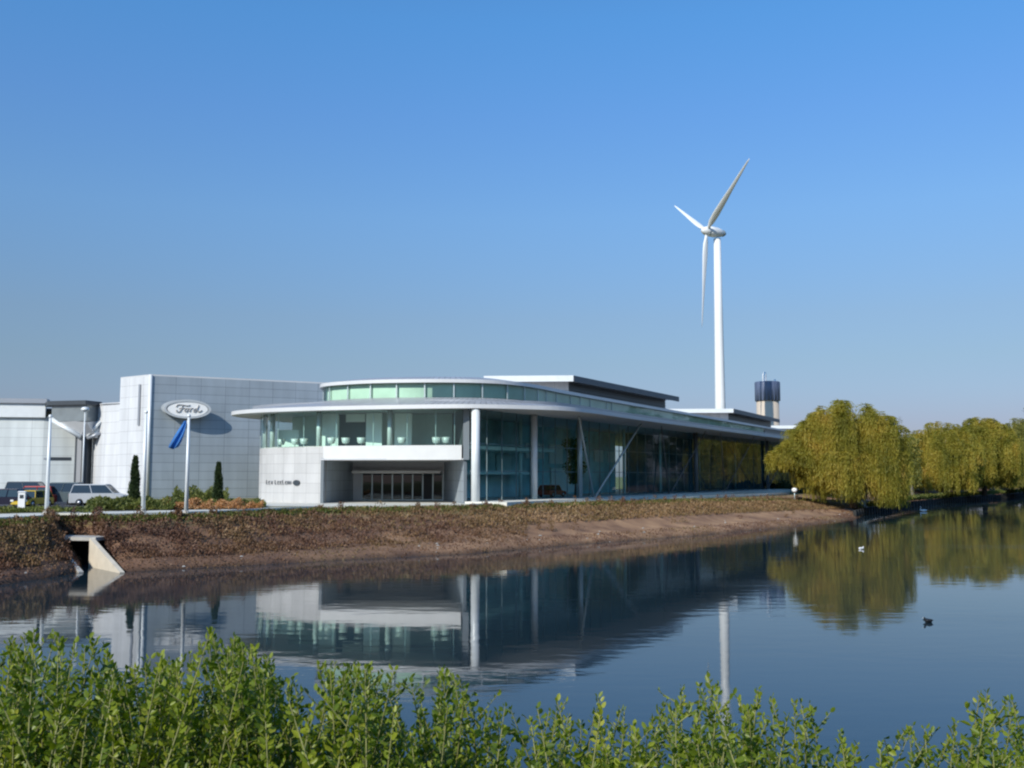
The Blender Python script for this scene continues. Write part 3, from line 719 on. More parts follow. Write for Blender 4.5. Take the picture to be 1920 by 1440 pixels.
# ------------------------------------------------------------------ oval sign on the silver block
Ys = 123.1
cS = at(351, Ys, 12); zS = zz(767, Ys)
ov = empty('oval_sign', (cS.x, Ys, zS), R(24), 'large white oval sign with a grey handwritten mark on the shaded silver wall', 'sign')
ov.scale = (1.0, 1, .95)
def oval(mb, rx, rz, y0, y1, cx=0, cz=0, n=40):
    vs = [(cx+rx*math.cos(2*math.pi*k/n), y, cz+rz*math.sin(2*math.pi*k/n)) for y in (y0, y1) for k in range(n)]
    mb.add(vs, [tuple(range(n)), tuple(range(n, 2*n))[::-1]]+[(k, (k+1) % n, n+(k+1) % n, n+k) for k in range(n)])
def oval_ring(mb, rx, rz, w, y0, y1, n=48):
    vs = []
    for y in (y0, y1):
        for e_ in (0, w):
            for k in range(n): a = 2*math.pi*k/n; vs.append(((rx-e_)*math.cos(a), y, (rz-e_)*math.sin(a)))
    fs = []
    for k in range(n):
        k2 = (k+1) % n
        fs += [(k, k2, n+k2, n+k), (2*n+k, 3*n+k, 3*n+k2, 2*n+k2), (k, 2*n+k, 2*n+k2, k2), (n+k, n+k2, 3*n+k2, 3*n+k)]
    mb.add(vs, fs)
M_SIGN = paint('sign_white', (.88, .88, .86), .35, var=.03)
M_SIGNG = paint('sign_silver', (.60, .62, .62), .35, .3, var=.05)
M_SCRIPT = paint('script_grey', (.42, .41, .40), .4, .2, var=.05)
mb = MB(); oval(mb, 2.35, .95, -.05, .15); mb.build('face', M_SIGN, ov, world=False)
mb = MB(); oval_ring(mb, 2.75, 1.22, .28, -.12, .3); mb.build('rim', M_SIGNG, ov, world=False)
mb = MB(); oval(mb, 2.5, 1.05, .3, .55, -.55, .12); mb.build('back_box', M_SIGNG, ov, world=False)
# script strokes
def stroke(mb, pts, r=.075):
    c = catmull(pts, 5); mb.tube([(x, -.1, z) for x, z in c], r, 6)
mb = MB()
stroke(mb, [(-1.35, .25), (-1.2, .5), (-.7, .52), (-.1, .42), (.25, .5)])
stroke(mb, [(-.62, .5), (-.72, .1), (-.9, -.35), (-1.25, -.38), (-1.3, -.15)])
stroke(mb, [(-1.0, .05), (-.6, .08), (-.35, .12)])
stroke(mb, [(-.1, .1), (-.38, -.08), (-.25, -.34), (.0, -.2), (-.02, .08), (.22, .02)])
stroke(mb, [(.22, .12), (.3, .0), (.22, -.32), (.34, .05), (.62, .1)])
stroke(mb, [(1.05, .08), (.75, .0), (.7, -.3), (.95, -.25), (1.25, .55), (1.1, -.1), (1.35, -.33), (1.65, -.1)])
mb.build('script_mark', M_SCRIPT, ov, world=False)
mb = MB()
for x in (-1.4, 1.4): mb.box((x, .8, 0), (.18, 1.1, .18))
mb.build('bracket', M_FASCD, ov, world=False)

# ------------------------------------------------------------------ flagpoles, lamp posts
def flagpole(px, Y, ztop, label):
    p = at(px, Y, 3); r = empty('flagpole', (p.x, p.y, 3.0), 0, label, 'flagpole', 'white flagpoles along the bank path')
    h = ztop-3
    MB().tube([(0, 0, .1), (0, 0, h)], [.15, .09], 10).build('pole', M_COLM, r, world=False)
    MB().tube([(0, 0, 0), (0, 0, .25)], [.3, .2], 12).build('base', M_CONC, r, world=False)
    mb = lathe(MB(), [(.02, h), (.13, h+.06), (.14, h+.15), (.08, h+.24), (.0, h+.27)], (0, 0, 0), 10); mb.build('finial', M_COLM, r, world=False)
    return p
flagpole(87, 72.5, zz(784, 72.5), 'white flagpole at the left in front of the parked cars and the factory')
flagpole(268, 71.5, zz(776, 71.5), 'white flagpole in front of the bright corner of the tall silver block')
pf = flagpole(349, 72.5, zz(783, 72.5), 'white flagpole with the blue flag in front of the oval sign')
# blue flag hanging limp
zt_ = zz(789, 72.5)-3
fl = empty('flag', (pf.x-.12, pf.y, 3+zt_), 0, 'blue flag hanging limp from the pole below the oval sign', 'flag')
mb = MB(); nu, nv = 12, 14; vs = []
for i in range(nv+1):
    v = i/nv
    for j in range(nu+1):
        u = j/nu
        cx = -.08-.82*v**1.15; wd = .10+.26*math.sin(min(1, v*1.05)*math.pi*.62)
        vs.append((cx+(u-.5)*2*wd-.05, .12*math.sin(u*11+v*3)*(.4+v), -1.85*v-.18*math.sin(u*math.pi)*v))
mb.smooth = True
mb.add(vs, [(i*(nu+1)+j, i*(nu+1)+j+1, (i+1)*(nu+1)+j+1, (i+1)*(nu+1)+j) for i in range(nv) for j in range(nu)])
M_FLAG = paint('blue_flag_cloth', (.03, .15, .42), .7, var=.35, scale=1.2)
fo = mb.build('cloth', M_FLAG, fl, world=False); md = fo.modifiers.new('thick', 'SOLIDIFY'); md.thickness = .01
MB().tube([(.02, 0, .05), (-.02, 0, -.3)], .02, 6).build('rope', M_COLM, fl, world=False)
# lamp post
p = at(153, 104, 3)
lp = empty('lamp_post', (p.x, p.y, 3), 0, 'slim pale lamp post with a white lamp head in front of the dark pointed canopy', 'lamp post')
h = zz(770, 104)-3
MB().tube([(0, 0, 0), (0, 0, h)], [.11, .06], 8).build('pole', M_COLM, lp, world=False)
lathe(MB(), [(.05, h-.1), (.38, h+.02), (.42, h+.14), (.3, h+.34), (.0, h+.4)], (0, 0, 0), 14).build('lamp_head', M_COLM, lp, world=False)
# small white post sign near the willow
p = at(1490, 150, 2.3)
ps = empty('path_light', (p.x, p.y, 2.35), 0, 'short post with a white globe on the grass left of the big willow', 'path light')
MB().tube([(0, 0, 0), (0, 0, 1.0)], [.09, .07], 8).build('post', M_MULL, ps, world=False)
lathe(MB(), [(.05, .95), (.3, 1.05), (.42, 1.3), (.36, 1.55), (.0, 1.68)], (0, 0, 0), 14).build('globe', M_SIGN, ps, world=False)
# white ticket cabinet by the cars
p = at(41, 87, 3); cb = empty('ticket_machine', (p.x, p.y, 3.03), R(10), 'white ticket machine standing beside the yellow car', 'ticket machine')
MB().box((0, 0, .65), (.55, .45, 1.3)).build('housing', M_SIGN, cb, world=False)
MB().box((0, 0, 1.36), (.66, .56, .1), 0, .8).build('cap', M_FASC, cb, world=False)
MB().box((0, -.24, .95), (.3, .03, .3)).build('panel', M_DARK, cb, world=False)

# ------------------------------------------------------------------ cars
def car(px, Y, rz, col, label, L=4.3, Wd=1.75, Hh=1.5, style='hatch', z=3.02, nm='parked_car'):
    p = at(px, Y, z); r = empty(nm, (p.x, p.y, z), rz, label, 'car', 'cars parked left of the silver block' if nm == 'parked_car' else None)
    mcol = paint('car_paint_'+str(len(bpy.data.materials)), col, .28, .15, var=.04)
    hl = L/2; zb = .28; zw = Hh*.58
    if style == 'van': prof_ = [(-hl, zb), (-hl, zw*1.0), (-hl+.1, zw*1.02), (hl*.62, zw*1.02), (hl*.95, zw*.84), (hl, zw*.62), (hl, zb)]
    else: prof_ = [(-hl, zb), (-hl-.02, zw*.9), (-hl+.15, zw), (hl*.38, zw), (hl*.9, zw*.80), (hl, zw*.6), (hl+.03, zb)]
    # wheel arches cut in profile
    wb = L*.31; ra = .36
    low = []
    for cx in (hl-L*.19, -hl+L*.19):
        low += [(cx+ra*math.cos(R(a)), zb+ra*math.sin(R(a))*1.02) for a in range(0, 181, 20)]
    prof_ = prof_+low
    n = len(prof_); mb = MB(); vs = []
    for yy, k in ((-Wd/2, .96), (-Wd/2+.08, 1), (Wd/2-.08, 1), (Wd/2, .96)):
        for x, zq_ in prof_: vs.append((x*k, yy, zb+(zq_-zb)*(k if zq_ > zb+.4 else 1)))
    fs = [tuple(range(n)), tuple(range(3*n, 4*n))[::-1]]
    for q_ in range(3):
        for k in range(n): k2 = (k+1) % n; fs.append((q_*n+k, (q_+1)*n+k, (q_+1)*n+k2, q_*n+k2))
    mb.add(vs, fs); mb.build('body', mcol, r, world=False)
    xb0, xb1 = -hl+.12, (hl*.62 if style == 'van' else hl*.42); xt0, xt1 = (-hl+.35, hl*.3) if style != 'saloon' else (-hl*.55, hl*.12)
    if style == 'saloon': xb0 = -hl*.78
    wb_, wt_ = Wd/2-.06, Wd/2-.22
    gv = [(xb0, -wb_, zw-.02), (xb1, -wb_, zw-.02), (xb1, wb_, zw-.02), (xb0, wb_, zw-.02), (xt0, -wt_, Hh-.06), (xt1, -wt_, Hh-.06), (xt1, wt_, Hh-.06), (xt0, wt_, Hh-.06)]
    MB().add(gv, [(0, 3, 2, 1), (4, 5, 6, 7), (0, 1, 5, 4), (1, 2, 6, 5), (2, 3, 7, 6), (3, 0, 4, 7)]).build('window', M_CARGL, r, world=False)
    MB().box(((xt0+xt1)/2, 0, Hh-.03), (xt1-xt0+.08, wt_*2+.06, .08), 0, .94).build('roof', mcol, r, world=False)
    mb = MB()
    for s_ in (-1, 1):
        for xa, xc in ((xb0, xt0), (xb1, xt1), ((xb0+xb1)/2, (xt0+xt1)/2)):
            MB().tube([(xa, s_*(wb_+.01), zw), (xc, s_*(wt_+.01), Hh-.05)], .04, 5).build('pillar', mcol, r, world=False)
    for cx in (hl-L*.19, -hl+L*.19):
        for s_ in (-1, 1):
            y0 = s_*(Wd/2-.1)
            w_ = MB().tube([(cx, y0-.1, .31), (cx, y0+.1, .31)], .31, 16).build('wheel', M_RUB, r, world=False)
            MB().tube([(cx, y0+s_*.09, .31), (cx, y0+s_*.115, .31)], .19, 10).build('rim', M_RIM, w_, world=False)
    for s_ in (-1, 1):
        MB().box((hl-.02, s_*Wd*.36, zw*.72), (.1, .3, .15)).build('headlight', M_LAMP, r, world=False)
        MB().box((-hl+.02, s_*Wd*.4, zw*.85), (.08, .2, .2)).build('tail_light', M_TAIL, r, world=False)
    return r
car(186, 93.5, R(4), (.46, .48, .50), 'silver people carrier with dark side windows parked before the annex', 4.9, 1.85, 1.95, 'van')
car(112, 96.5, R(184), (.10, .13, .14), 'dark teal grey van parked right of the left flagpole', 2.2*2, 1.8, 2.1, 'van')
car(60, 89, R(262), (.50, .34, .02), 'bright yellow hatchback parked beside the white ticket machine', 3.9, 1.7, 1.45)
car(63, 95.5, R(182), (.38, .03, .02), 'red car parked behind the yellow hatchback', 4.2, 1.75, 1.75)
car(10, 88, R(183), (.012, .012, .03), 'very dark blue car cut off by the left edge', 4.4, 1.8, 1.6, 'saloon')
car(58, 101, R(5), (.07, .08, .09), 'dark grey van behind the red car', 4.8, 1.85, 2.15, 'van')
car(152, 101, R(94), (.52, .54, .55), 'light silver hatchback nose on beside the lamp post', 3.9, 1.75, 1.5)
p = H(23.3, 3.2)
c_ = car(1040, 115.5, R(60), (.42, .05, .03), 'red display car standing inside the glass hall', 4.2, 1.75, 1.4, 'hatch', 3.27, 'display_car'); c_.location = (p[0], p[1], 3.27)

# ------------------------------------------------------------------ wind turbine
YT = 370.0
hub = at(1325, YT, 0); zh = zz(433, YT); tb_ = at(1352.5, YT+3, 5)
tur = empty('wind_turbine', (tb_.x, tb_.y, 3), 0, 'white three bladed wind turbine rising far behind the building', 'wind turbine')
psi = R(75); nrm = Vector((-math.sin(psi), -math.cos(psi), 0)); tilt = R(4)
axis = (nrm*math.cos(tilt)+Vector((0, 0, 1))*math.sin(tilt)).normalized()
hp = Vector((at(1325, YT, zh).x, YT, zh))
tt_ = at(1345, YT+3, zh-2); ttop = Vector((tt_.x, YT+3, zh-2.2)); tbase = Vector((tb_.x, YT+3, 2.8))
ttop.x = tbase.x = (at(1345, YT+3, zh).x+at(1352.5, YT+3, 5).x)/2
tur.location = (tbase.x, tbase.y, 3)
MB().tube([tbase, tbase.lerp(ttop, .33), tbase.lerp(ttop, .66), ttop], [2.35, 1.9, 1.6, 1.3], 24).build('tower', M_TURB, tur)
back_ = -axis
nb = Vector((ttop.x, ttop.y, zh+.1)); a0_ = hp+back_*.8
dirn = (nb-hp); dirn.z = 0; dirn = back_.copy()
ln = max(6.5, (nb-hp).length+3.2)
dirn = ((nb-hp).normalized())
def blob(pts, rads, n=18):
    m_ = MB(); m_.tube(pts, rads, n); return m_
blob([hp+dirn*s_ for s_ in (.8, 1.6, 3, 5, ln*.8, ln*.93)], [1.5, 1.9, 2.0, 1.9, 1.6, 1.1]).build('nacelle', M_TURB, tur)
blob([hp+dirn*s_ for s_ in (ln*.93, ln*1.0, ln*1.12)], [1.25, 1.2, .6]).build('cooler', M_TURBD, tur)
blob([hp-dirn*2.6, hp-dirn*2.1, hp-dirn*1, hp+dirn*.2, hp+dirn*.8], [.15, .9, 1.5, 1.8, 1.75]).build('hub', M_TURB, tur)
up = Vector((0, 0, 1)); up = (up-axis*up.dot(axis)).normalized(); rt = axis.cross(up)
if rt.x < 0: rt = -rt
for th in (60, 180, 300):
    t_ = R(th); d_ = up*math.cos(t_)+rt*math.sin(t_); chd = d_.cross(axis).normalized()
    chord_dir = (axis*.92-chd*.2).normalized(); thick = d_.cross(chord_dir).normalized()
    vs = []; K = 12
    for r_, c_, th_ in ((.5, 1.2, 1.1), (2.5, 1.3, 1.1), (5, 2.5, .8), (9, 2.8, .6), (15, 2.3, .45), (22, 1.6, .3), (29, 1.1, .2), (34.8, .6, .1), (36.2, .14, .05)):
        cdir = chord_dir.lerp(-chd, min(1, r_/34)*.3).normalized(); td = d_.cross(cdir).normalized()
        for k in range(K):
            a = 2*math.pi*k/K; vs.append(hp+d_*r_+cdir*(c_*.45*math.cos(a)+c_*.08)+td*(th_*.5*math.sin(a)))
    mb = MB(); mb.smooth = True
    mb.add(vs, [(i*K+k, i*K+(k+1) % K, (i+1)*K+(k+1) % K, (i+1)*K+k) for i in range(8) for k in range(K)]+[tuple(range(8*K, 9*K))])
    mb.build('blade', M_TURB, tur)

# ------------------------------------------------------------------ silo tower beyond
YS = 420.0; p = at(1441, YS, 20)
sl = empty('silo_tower', (p.x, YS, 3), 0, 'round tower with a dark blue drum on a beige base right of the wind turbine', 'tower')
M_DRUM = paint('drum_blue', (.10, .13, .21), .5, var=.15, scale=.2); M_BEIGE = paint('beige_render', (.55, .47, .38), .8, var=.1, scale=.1)
zd0, zd1 = zz(752, YS), zz(717, YS)
lathe(MB(), [(4.6, 0), (4.6, zd0-3), (0, zd0-3)], (0, 0, 0), 28).build('base', M_BEIGE, sl, world=False)
lathe(MB(), [(0, zd0-3+.02), (5.1, zd0-3+.02), (5.1, zd1-3), (4.9, zd1-3+.2), (0, zd1-3+.25)], (0, 0, 0), 28).build('drum', M_DRUM, sl, world=False)
mb = MB()
for k in range(20): a = 2*math.pi*k/20; mb.box((5.1*math.cos(a), 5.1*math.sin(a), (zd0+zd1)/2-3), (.12, .3, zd1-zd0-.1), a)
mb.build('rib', M_DRUM, sl, world=False)
dx = (1438-1441)/F*YS-.4
lathe(MB(), [(.9, zd1-3), (.9, zd1), (.6, zd1+1.2), (0, zd1+1.5)], (dx, 0, 0), 14).build('flue', M_SIGN, sl, world=False)
lathe(MB(), [(.4, zd1-3), (.4, zd1-1.7), (0, zd1-1.6)], (dx+4.3, 0, 0), 10).build('vent', M_COLM, sl, world=False)

# ------------------------------------------------------------------ willows
def willow(name, loc, lobes, mat, label, trunk_h, seed, strands=24, low=1.2, leafw=.15, group='weeping willows on the pond edge', limbs=6, trunk_mat=None):
    """lobes: (cx, cy, cz_top, rx, ry, drop_to) dome tops from which strands hang"""
    rg = np.random.default_rng(seed)
    r = empty(name, loc, 0, label, 'tree', group)
    Ps, Ds, Ls, Ts = [], [], [], []
    for (cx, cy, ct, rx, ry, rz_, lo) in lobes:
        nf = int(15*rx*ry/12)+8
        for _ in range(nf):
            # fountain origin on the dome
            u = rg.uniform(0, 6.283); rr = math.sqrt(rg.uniform(0, 1))
            ox, oy = cx+rx*rr*math.cos(u)*rg.uniform(.8, 1.08), cy+ry*rr*math.sin(u)*rg.uniform(.8, 1.08)
            oz = ct-rz_*(1-math.sqrt(max(0, 1-rr*rr)))-rg.uniform(0, 1)**2*rz_*.35
            tf = rg.uniform(0, 1); reach = rg.uniform(.5, 2.0)
            lo_f = lo+rg.uniform(0, 1)**2*(oz-lo)*.55
            for _s in range(strands):
                a = rg.uniform(0, 6.283) if rg.random() < .4 else u+rg.normal()*.7
                rch = reach*rg.uniform(.15, 1); end = max(lo_f+rg.uniform(-.5, 1.5), low)
                ln_ = oz-end
                if ln_ < .6: ln_ = .6
                nl = int(ln_/.30)+2
                s_ = np.linspace(0, 1, nl)
                arch = np.minimum(1, s_*ln_/1.2)
                x = ox+math.cos(a)*rch*np.sin(arch*1.57)+rg.normal(size=nl)*.05
                y = oy+math.sin(a)*rch*np.sin(arch*1.57)+rg.normal(size=nl)*.05
                z = oz+.35*np.sin(arch*3.14)*rch-s_*ln_
                Ps.append(np.stack([x, y, z], 1))
                d = np.stack([rg.normal(size=nl)*.35+math.cos(a)*(1-arch), rg.normal(size=nl)*.35+math.sin(a)*(1-arch), -np.ones(nl)+(1-arch)*1.2], 1)
                Ds.append(d); Ts.append(np.full(nl, np.clip(tf*.7+rg.normal()*.12+.15, 0, 1)))
    P_ = np.concatenate(Ps); D_ = np.concatenate(Ds); T_ = np.concatenate(Ts); n_ = len(P_)
    Vv, Ff, Tt = leaf_quads(P_, D_, rg.uniform(.42, .75, n_), rg.uniform(.6, 1.3, n_)*leafw, T_)
    cr = mesh_np('crown', Vv, Ff, mat, r, Tt)
    mb = MB(); rd = random.Random(seed)
    mb.tube([(0, 0, -.4), (.15, .1, trunk_h*.5), (.05, 0, trunk_h)], [.62, .45, .38], 10)
    tr = mb.build('trunk', trunk_mat or M_BARK, r, world=False)
    mb = MB(); lb = lobes[:]
    for k in range(limbs+len(lb)):
        l = lb[k % len(lb)]; a = rd.uniform(0, 6.28); q = rd.uniform(.1, .6)
        e_ = Vector((l[0]+l[3]*q*math.cos(a), l[1]+l[4]*q*math.sin(a), l[2]-l[5]*.35))
        s0 = Vector((.05, 0, trunk_h*.9)); m1 = s0.lerp(e_, .5)+Vector((0, 0, .8))
        mb.tube([s0, m1, e_], [.28, .17, .06], 7)
    mb.build('limb', trunk_mat or M_BARK, r, world=False)
    return r
p = at(1600, 152, 1.4); X0 = p.x
def dx_(px, Y): return (px-960)/F*Y-X0
gz = 1.4
h = lambda py, Y=152: zz(py, Y)-gz
willow('weeping_willow', (X0, 152, gz), [
    (dx_(1585, 152), 0, h(750), 5.6, 5.5, 4.0, 3.0), (dx_(1540, 152), .5, h(772), 3.6, 4, 3.5, 5.6), (dx_(1640, 152), -1.0, h(770), 3.9, 4.5, 5.0, .2),
    (dx_(1560, 152), -1.5, h(812), 3.4, 4.5, 4, 1.2), (dx_(1492, 152), 0, h(822), 3.2, 3.4, 2.4, 5.6), (dx_(1464, 152), -1, h(838), 2.2, 2.6, 1.8, 5.4), (dx_(1512, 152), 0, h(792), 2.4, 3.0, 2.4, 7), (dx_(1668, 152), 0, h(810), 2.3, 3.0, 4, .2), (dx_(1530, 152), 0, h(838), 2.6, 3.0, 3, 3.2)],
    M_WILLOW, 'large golden weeping willow at the water edge right of the glass building', 6.5, 1, 58, low=.1, leafw=.09)
def simple_willow(px, Y, pytop, halfpx, label, seed, mat=M_WILLG, low=.3, lw=.13, strands=36, tmat=None):
    p = at(px, Y, 1.5); rx = halfpx/F*Y; ht = zz(pytop, Y)-1.5; rg = random.Random(seed)
    lob = [(0, 0, ht, rx*.7, rx*.7, ht*.35, 2.5)]
    for k in range(5):
        a = k*1.257+rg.uniform(-.3, .3)+1; q = rg.uniform(.42, .62)
        lob.append((math.cos(a)*rx*q, math.sin(a)*rx*q, ht*rg.uniform(.66, .9), rx*.5, rx*.5, ht*.3, rg.uniform(.6, 3)))
    return willow('weeping_willow', (p.x, Y, 1.5), lob, mat, label, ht*.45, seed, strands, low, lw, limbs=5, trunk_mat=tmat)
M_PALEB = paint('pale_bark', (.30, .28, .25), .9, var=.3, scale=2)
simple_willow(1768, 222, 790, 76, 'yellow green willow second from the golden one with a low rounded crown', 21, M_WILLOW, tmat=M_PALEB)
simple_willow(1846, 240, 781, 78, 'tall orange tinted willow in the middle of the right hand row', 22, M_WILLOW)
simple_willow(1922, 272, 782, 70, 'tall willow cut by the right edge of the picture', 23)
simple_willow(1722, 250, 838, 36, 'small pale green willow in the gap right of the golden one', 24)
# leaning pale trunk tree in the gap
p = at(1712, 205, 1.5)
lt = empty('leaning_tree', (p.x, 205, 1.5), 0, 'leaning pale trunk with sparse leaves in the gap between the willows', 'tree')
MB().tube([(0, 0, -.3), (-.5, 0, 3.5), (-.9, 0, 8), (-.7, .3, 11)], [.45, .38, .25, .1], 8).build('trunk', M_PALEB, lt, world=False)
mb = MB()
for k in range(7): a = k*.9; mb.tube([(-.8, 0, 5+k*.8), (-.8+1.6*math.cos(a), 1.6*math.sin(a), 7+k*.8)], [.12, .03], 5)
mb.build('limb', M_PALEB, lt, world=False)
n = 2600; a = RNG.uniform(0, 6.28, n); rr = RNG.uniform(0, 1, n)**.5*2.6; z = RNG.uniform(2.5, 12, n)
Vv, Ff, Tt = leaf_quads(np.stack([rr*np.cos(a)-.8, rr*np.sin(a), z], 1), RNG.normal(size=(n, 3))+[0, 0, -1], .55, .3, RNG.random(n)); mesh_np('crown', Vv, Ff, M_WILLG, lt, Tt)

# round crowned trees used further off
def round_tree(name, px, Y, pytop, halfpx, label, seed, mat=M_DISTW, gz=3.0, xy=None, ht=None, rx=None, group=None, nleaf=9000):
    rg = np.random.default_rng(seed)
    if xy: X, Y = xy
    else: X = at(px, Y, gz).x; rx = halfpx/F*Y; ht = zz(pytop, Y)-gz
    r = empty(name, (X, Y, gz), 0, label, 'tree', group)
    nc = 26; C_ = []
    for k in range(nc):
        a = rg.uniform(0, 6.28); el = rg.uniform(-1.15 if xy else -.5, 1); q = rg.uniform(.35, .8)
        C_.append((math.cos(a)*rx*q*math.sqrt(max(.05, 1-el*el*.7)), math.sin(a)*rx*q*math.sqrt(max(.05, 1-el*el*.7)), ht*.58+el*ht*.34, rx*rg.uniform(.22, .4)))
    idx = rg.integers(0, nc, nleaf); Cc = np.array(C_)[idx]
    d = rg.normal(size=(nleaf, 3)); d /= np.linalg.norm(d, axis=1)[:, None]
    P_ = Cc[:, :3]+d*Cc[:, 3:4]*rg.uniform(.6, 1.05, nleaf)[:, None]
    P_[:, 2] = np.clip(P_[:, 2], ht*.12, ht)
    sz = rx*.085
    Vv, Ff, Tt = leaf_quads(P_, d+rg.normal(size=(nleaf, 3))*.6, rg.uniform(.7, 1.4, nleaf)*sz, sz*.7, np.clip(rg.random(nleaf)*.5+(idx % 5)*.12, 0, 1))
    mesh_np('crown', Vv, Ff, mat, r, Tt)
    mb = MB(); mb.tube([(0, 0, -.3), (0, 0, ht*.5)], [rx*.07+.1, rx*.04+.05], 8); mb.build('trunk', M_BARK, r, world=False)
    mb = MB()
    for k in range(6): c_ = C_[k]; mb.tube([(0, 0, ht*.35), (c_[0]*.5, c_[1]*.5, (ht*.35+c_[2])/2+.3), c_[:3]], [rx*.04+.04, rx*.03+.03, .03], 6)
    mb.build('limb', M_BARK, r, world=False)
    return r
M_POP = foliage('poplar_leaves', [(.16, .17, .13), (.22, .22, .17)], .2)
round_tree('poplar', 1692, 420, 772, 9, 'faint slender grey poplar far behind the gap between the willows', 31, M_POP, nleaf=1500)
bgt = [(1500, 300, 806, 34, 'dark tree behind the left side of the golden willow'), (1570, 330, 815, 36, 'dark tree hidden behind the middle of the golden willow'), (1700, 330, 842, 44, 'dull green distant tree low in the gap between the willows'),
       (1780, 360, 838, 55, 'dull green distant tree behind the second willow'), (1880, 400, 840, 60, 'dull green distant tree behind the willows near the right edge')]
for i, (px, Y, t_, hw, lb) in enumerate(bgt): round_tree('distant_tree', px, Y, t_, hw, lb, 40+i, group='distant trees beyond the willows')
# unseen tall dark trees added off frame to darken the glass front's reflection
k = 0
for x, y, ht_, rx_ in ((190, 350, 21, 12), (205, 335, 20, 12), (222, 322, 22, 12), (236, 305, 19, 12), (243, 290, 21, 12), (246, 275, 20, 12), (248, 258, 22, 13), (249, 242, 19, 12), (250, 225, 21, 13), (248, 207, 20, 13), (246, 190, 21, 12), (243, 174, 19, 12), (240, 158, 22, 13), (237, 142, 20, 12), (234, 124, 21, 13), (228, 104, 20, 13)):
    round_tree('added_shore_tree', 0, 0, 0, 0, 'unseen leafy tree added on the right hand shore to darken the glass front', 60+k, M_DARKT, 1.2, (x, y), ht_*1.45, rx_*1.15, 'unseen trees added to darken the glass front', 5000); k += 1
# dark hedge row under the willow lobe
def hedge_box(name, a, b, w, hgt, label, mat, n, z0, cat='hedge', lsz=.4):
    a = Vector(a); b = Vector(b); r = empty(name, (a.x, a.y, z0), 0, label, cat)
    u = RNG.random(n); w_ = RNG.normal(size=n)*w*.4; d = (b-a); L_ = d.length; d = d/L_; nn = Vector((-d.y, d.x))
    hh = hgt*(1+.18*np.sin(u*L_*1.3)+.12*np.sin(u*L_*3.1+1)); zf = 1-RNG.random(n)**1.7
    P_ = np.stack([d.x*u*L_+nn.x*w_, d.y*u*L_+nn.y*w_, zf*hh], 1)
    Vv, Ff, Tt = leaf_quads(P_, RNG.normal(size=(n, 3))+[0, 0, .4], lsz, lsz*.55, RNG.random(n)); mesh_np('foliage', Vv, Ff, mat, r, Tt)
    mb = MB(); rd = random.Random(5)
    for _ in range(int(L_/1.2)+2):
        u_ = rd.random()*L_; mb.tube([(d.x*u_, d.y*u_, -.2), (d.x*u_+rd.uniform(-.2, .2), d.y*u_, hgt*.8)], [.05, .02], 5)
    mb.build('stem', M_BARK, r, world=False); return r
a, b_ = at(1440, 200, 3), at(1600, 172, 2)
hedge_box('hedge', (a.x, a.y), (b_.x, b_.y), 1.6, 2.3, 'dark clipped hedge under the left side of the golden willow', M_CONIF, 9000, 1.9)
# timber edging along the right shore
te = empty('timber_edging', (w2[0][0], w2[0][1], 0), 0, 'dark timber edging holding the low bank under the willows', 'edging')
edge = [px2(1604, 141.5, 0)]+w2[:4]+[(186, 318)]
mb = MB().strip(edge, -.6, .98, .3); mb.build('boards', M_TIMB, te)
mb = MB()
for a, b_ in zip(edge, edge[1:]):
    n = int(math.dist(a, b_)/2.4)
    for k in range(n):
        t_ = k/n; x, y = lerp(a[0], b_[0], t_), lerp(a[1], b_[1], t_); mb.tube([(x, y-.16, -.5), (x, y-.12, .97)], .12, 7)
pst = mb.build('post', M_TIMB, te); pst['kind'] = 'stuff'

# ------------------------------------------------------------------ shrubs by the buildings
def conifer(px, Y, pytop, hw, label):
    p = at(px, Y, 3.05); ht = zz(pytop, Y)-3.05; rx = hw/F*Y
    r = empty('conical_shrub', (p.x, Y, 3.05), 0, label, 'shrub', 'clipped conifers by the silver block')
    n = 4200; z = RNG.random(n); prof_ = (1-z)**.62*np.minimum(1, z*9+.5); a = RNG.uniform(0, 6.28, n)
    rr = rx*prof_*(.45+.75*RNG.random(n))*(1+.25*np.sin(a*3+z*13))
    P_ = np.stack([rr*np.cos(a), rr*np.sin(a), .15+z*(ht-.2)], 1)
    Vv, Ff, Tt = leaf_quads(P_, np.stack([np.cos(a), np.sin(a), np.full(n, 1.2)], 1)+RNG.normal(size=(n, 3))*.4, .26, .09, RNG.random(n)); mesh_np('foliage', Vv, Ff, M_CONIF, r, Tt)
    MB().tube([(0, 0, -.1), (0, 0, ht*.9)], [.08, .02], 7).build('trunk', M_BARK, r, world=False)
conifer(251, 88, 856, 8, 'narrow pointed conifer in front of the white end wall')
conifer(408, 90, 868, 7, 'narrow conifer in front of the shaded silver wall')
def cover(name, pts, mat, lsz, label=None, tint=None, up=1.0):
    n = len(pts); D_ = RNG.normal(size=(n, 3))*.7; D_[:, 2] = np.abs(D_[:, 2])+up*.6
    Vv, Ff, Tt = leaf_quads(pts, D_, RNG.uniform(.6, 1.4, n)*lsz, lsz*.5*RNG.uniform(.6, 1.4, n), RNG.random(n) if tint is None else tint)
    return tag(mesh_np(name, Vv, Ff, mat, None, Tt), kind='stuff')
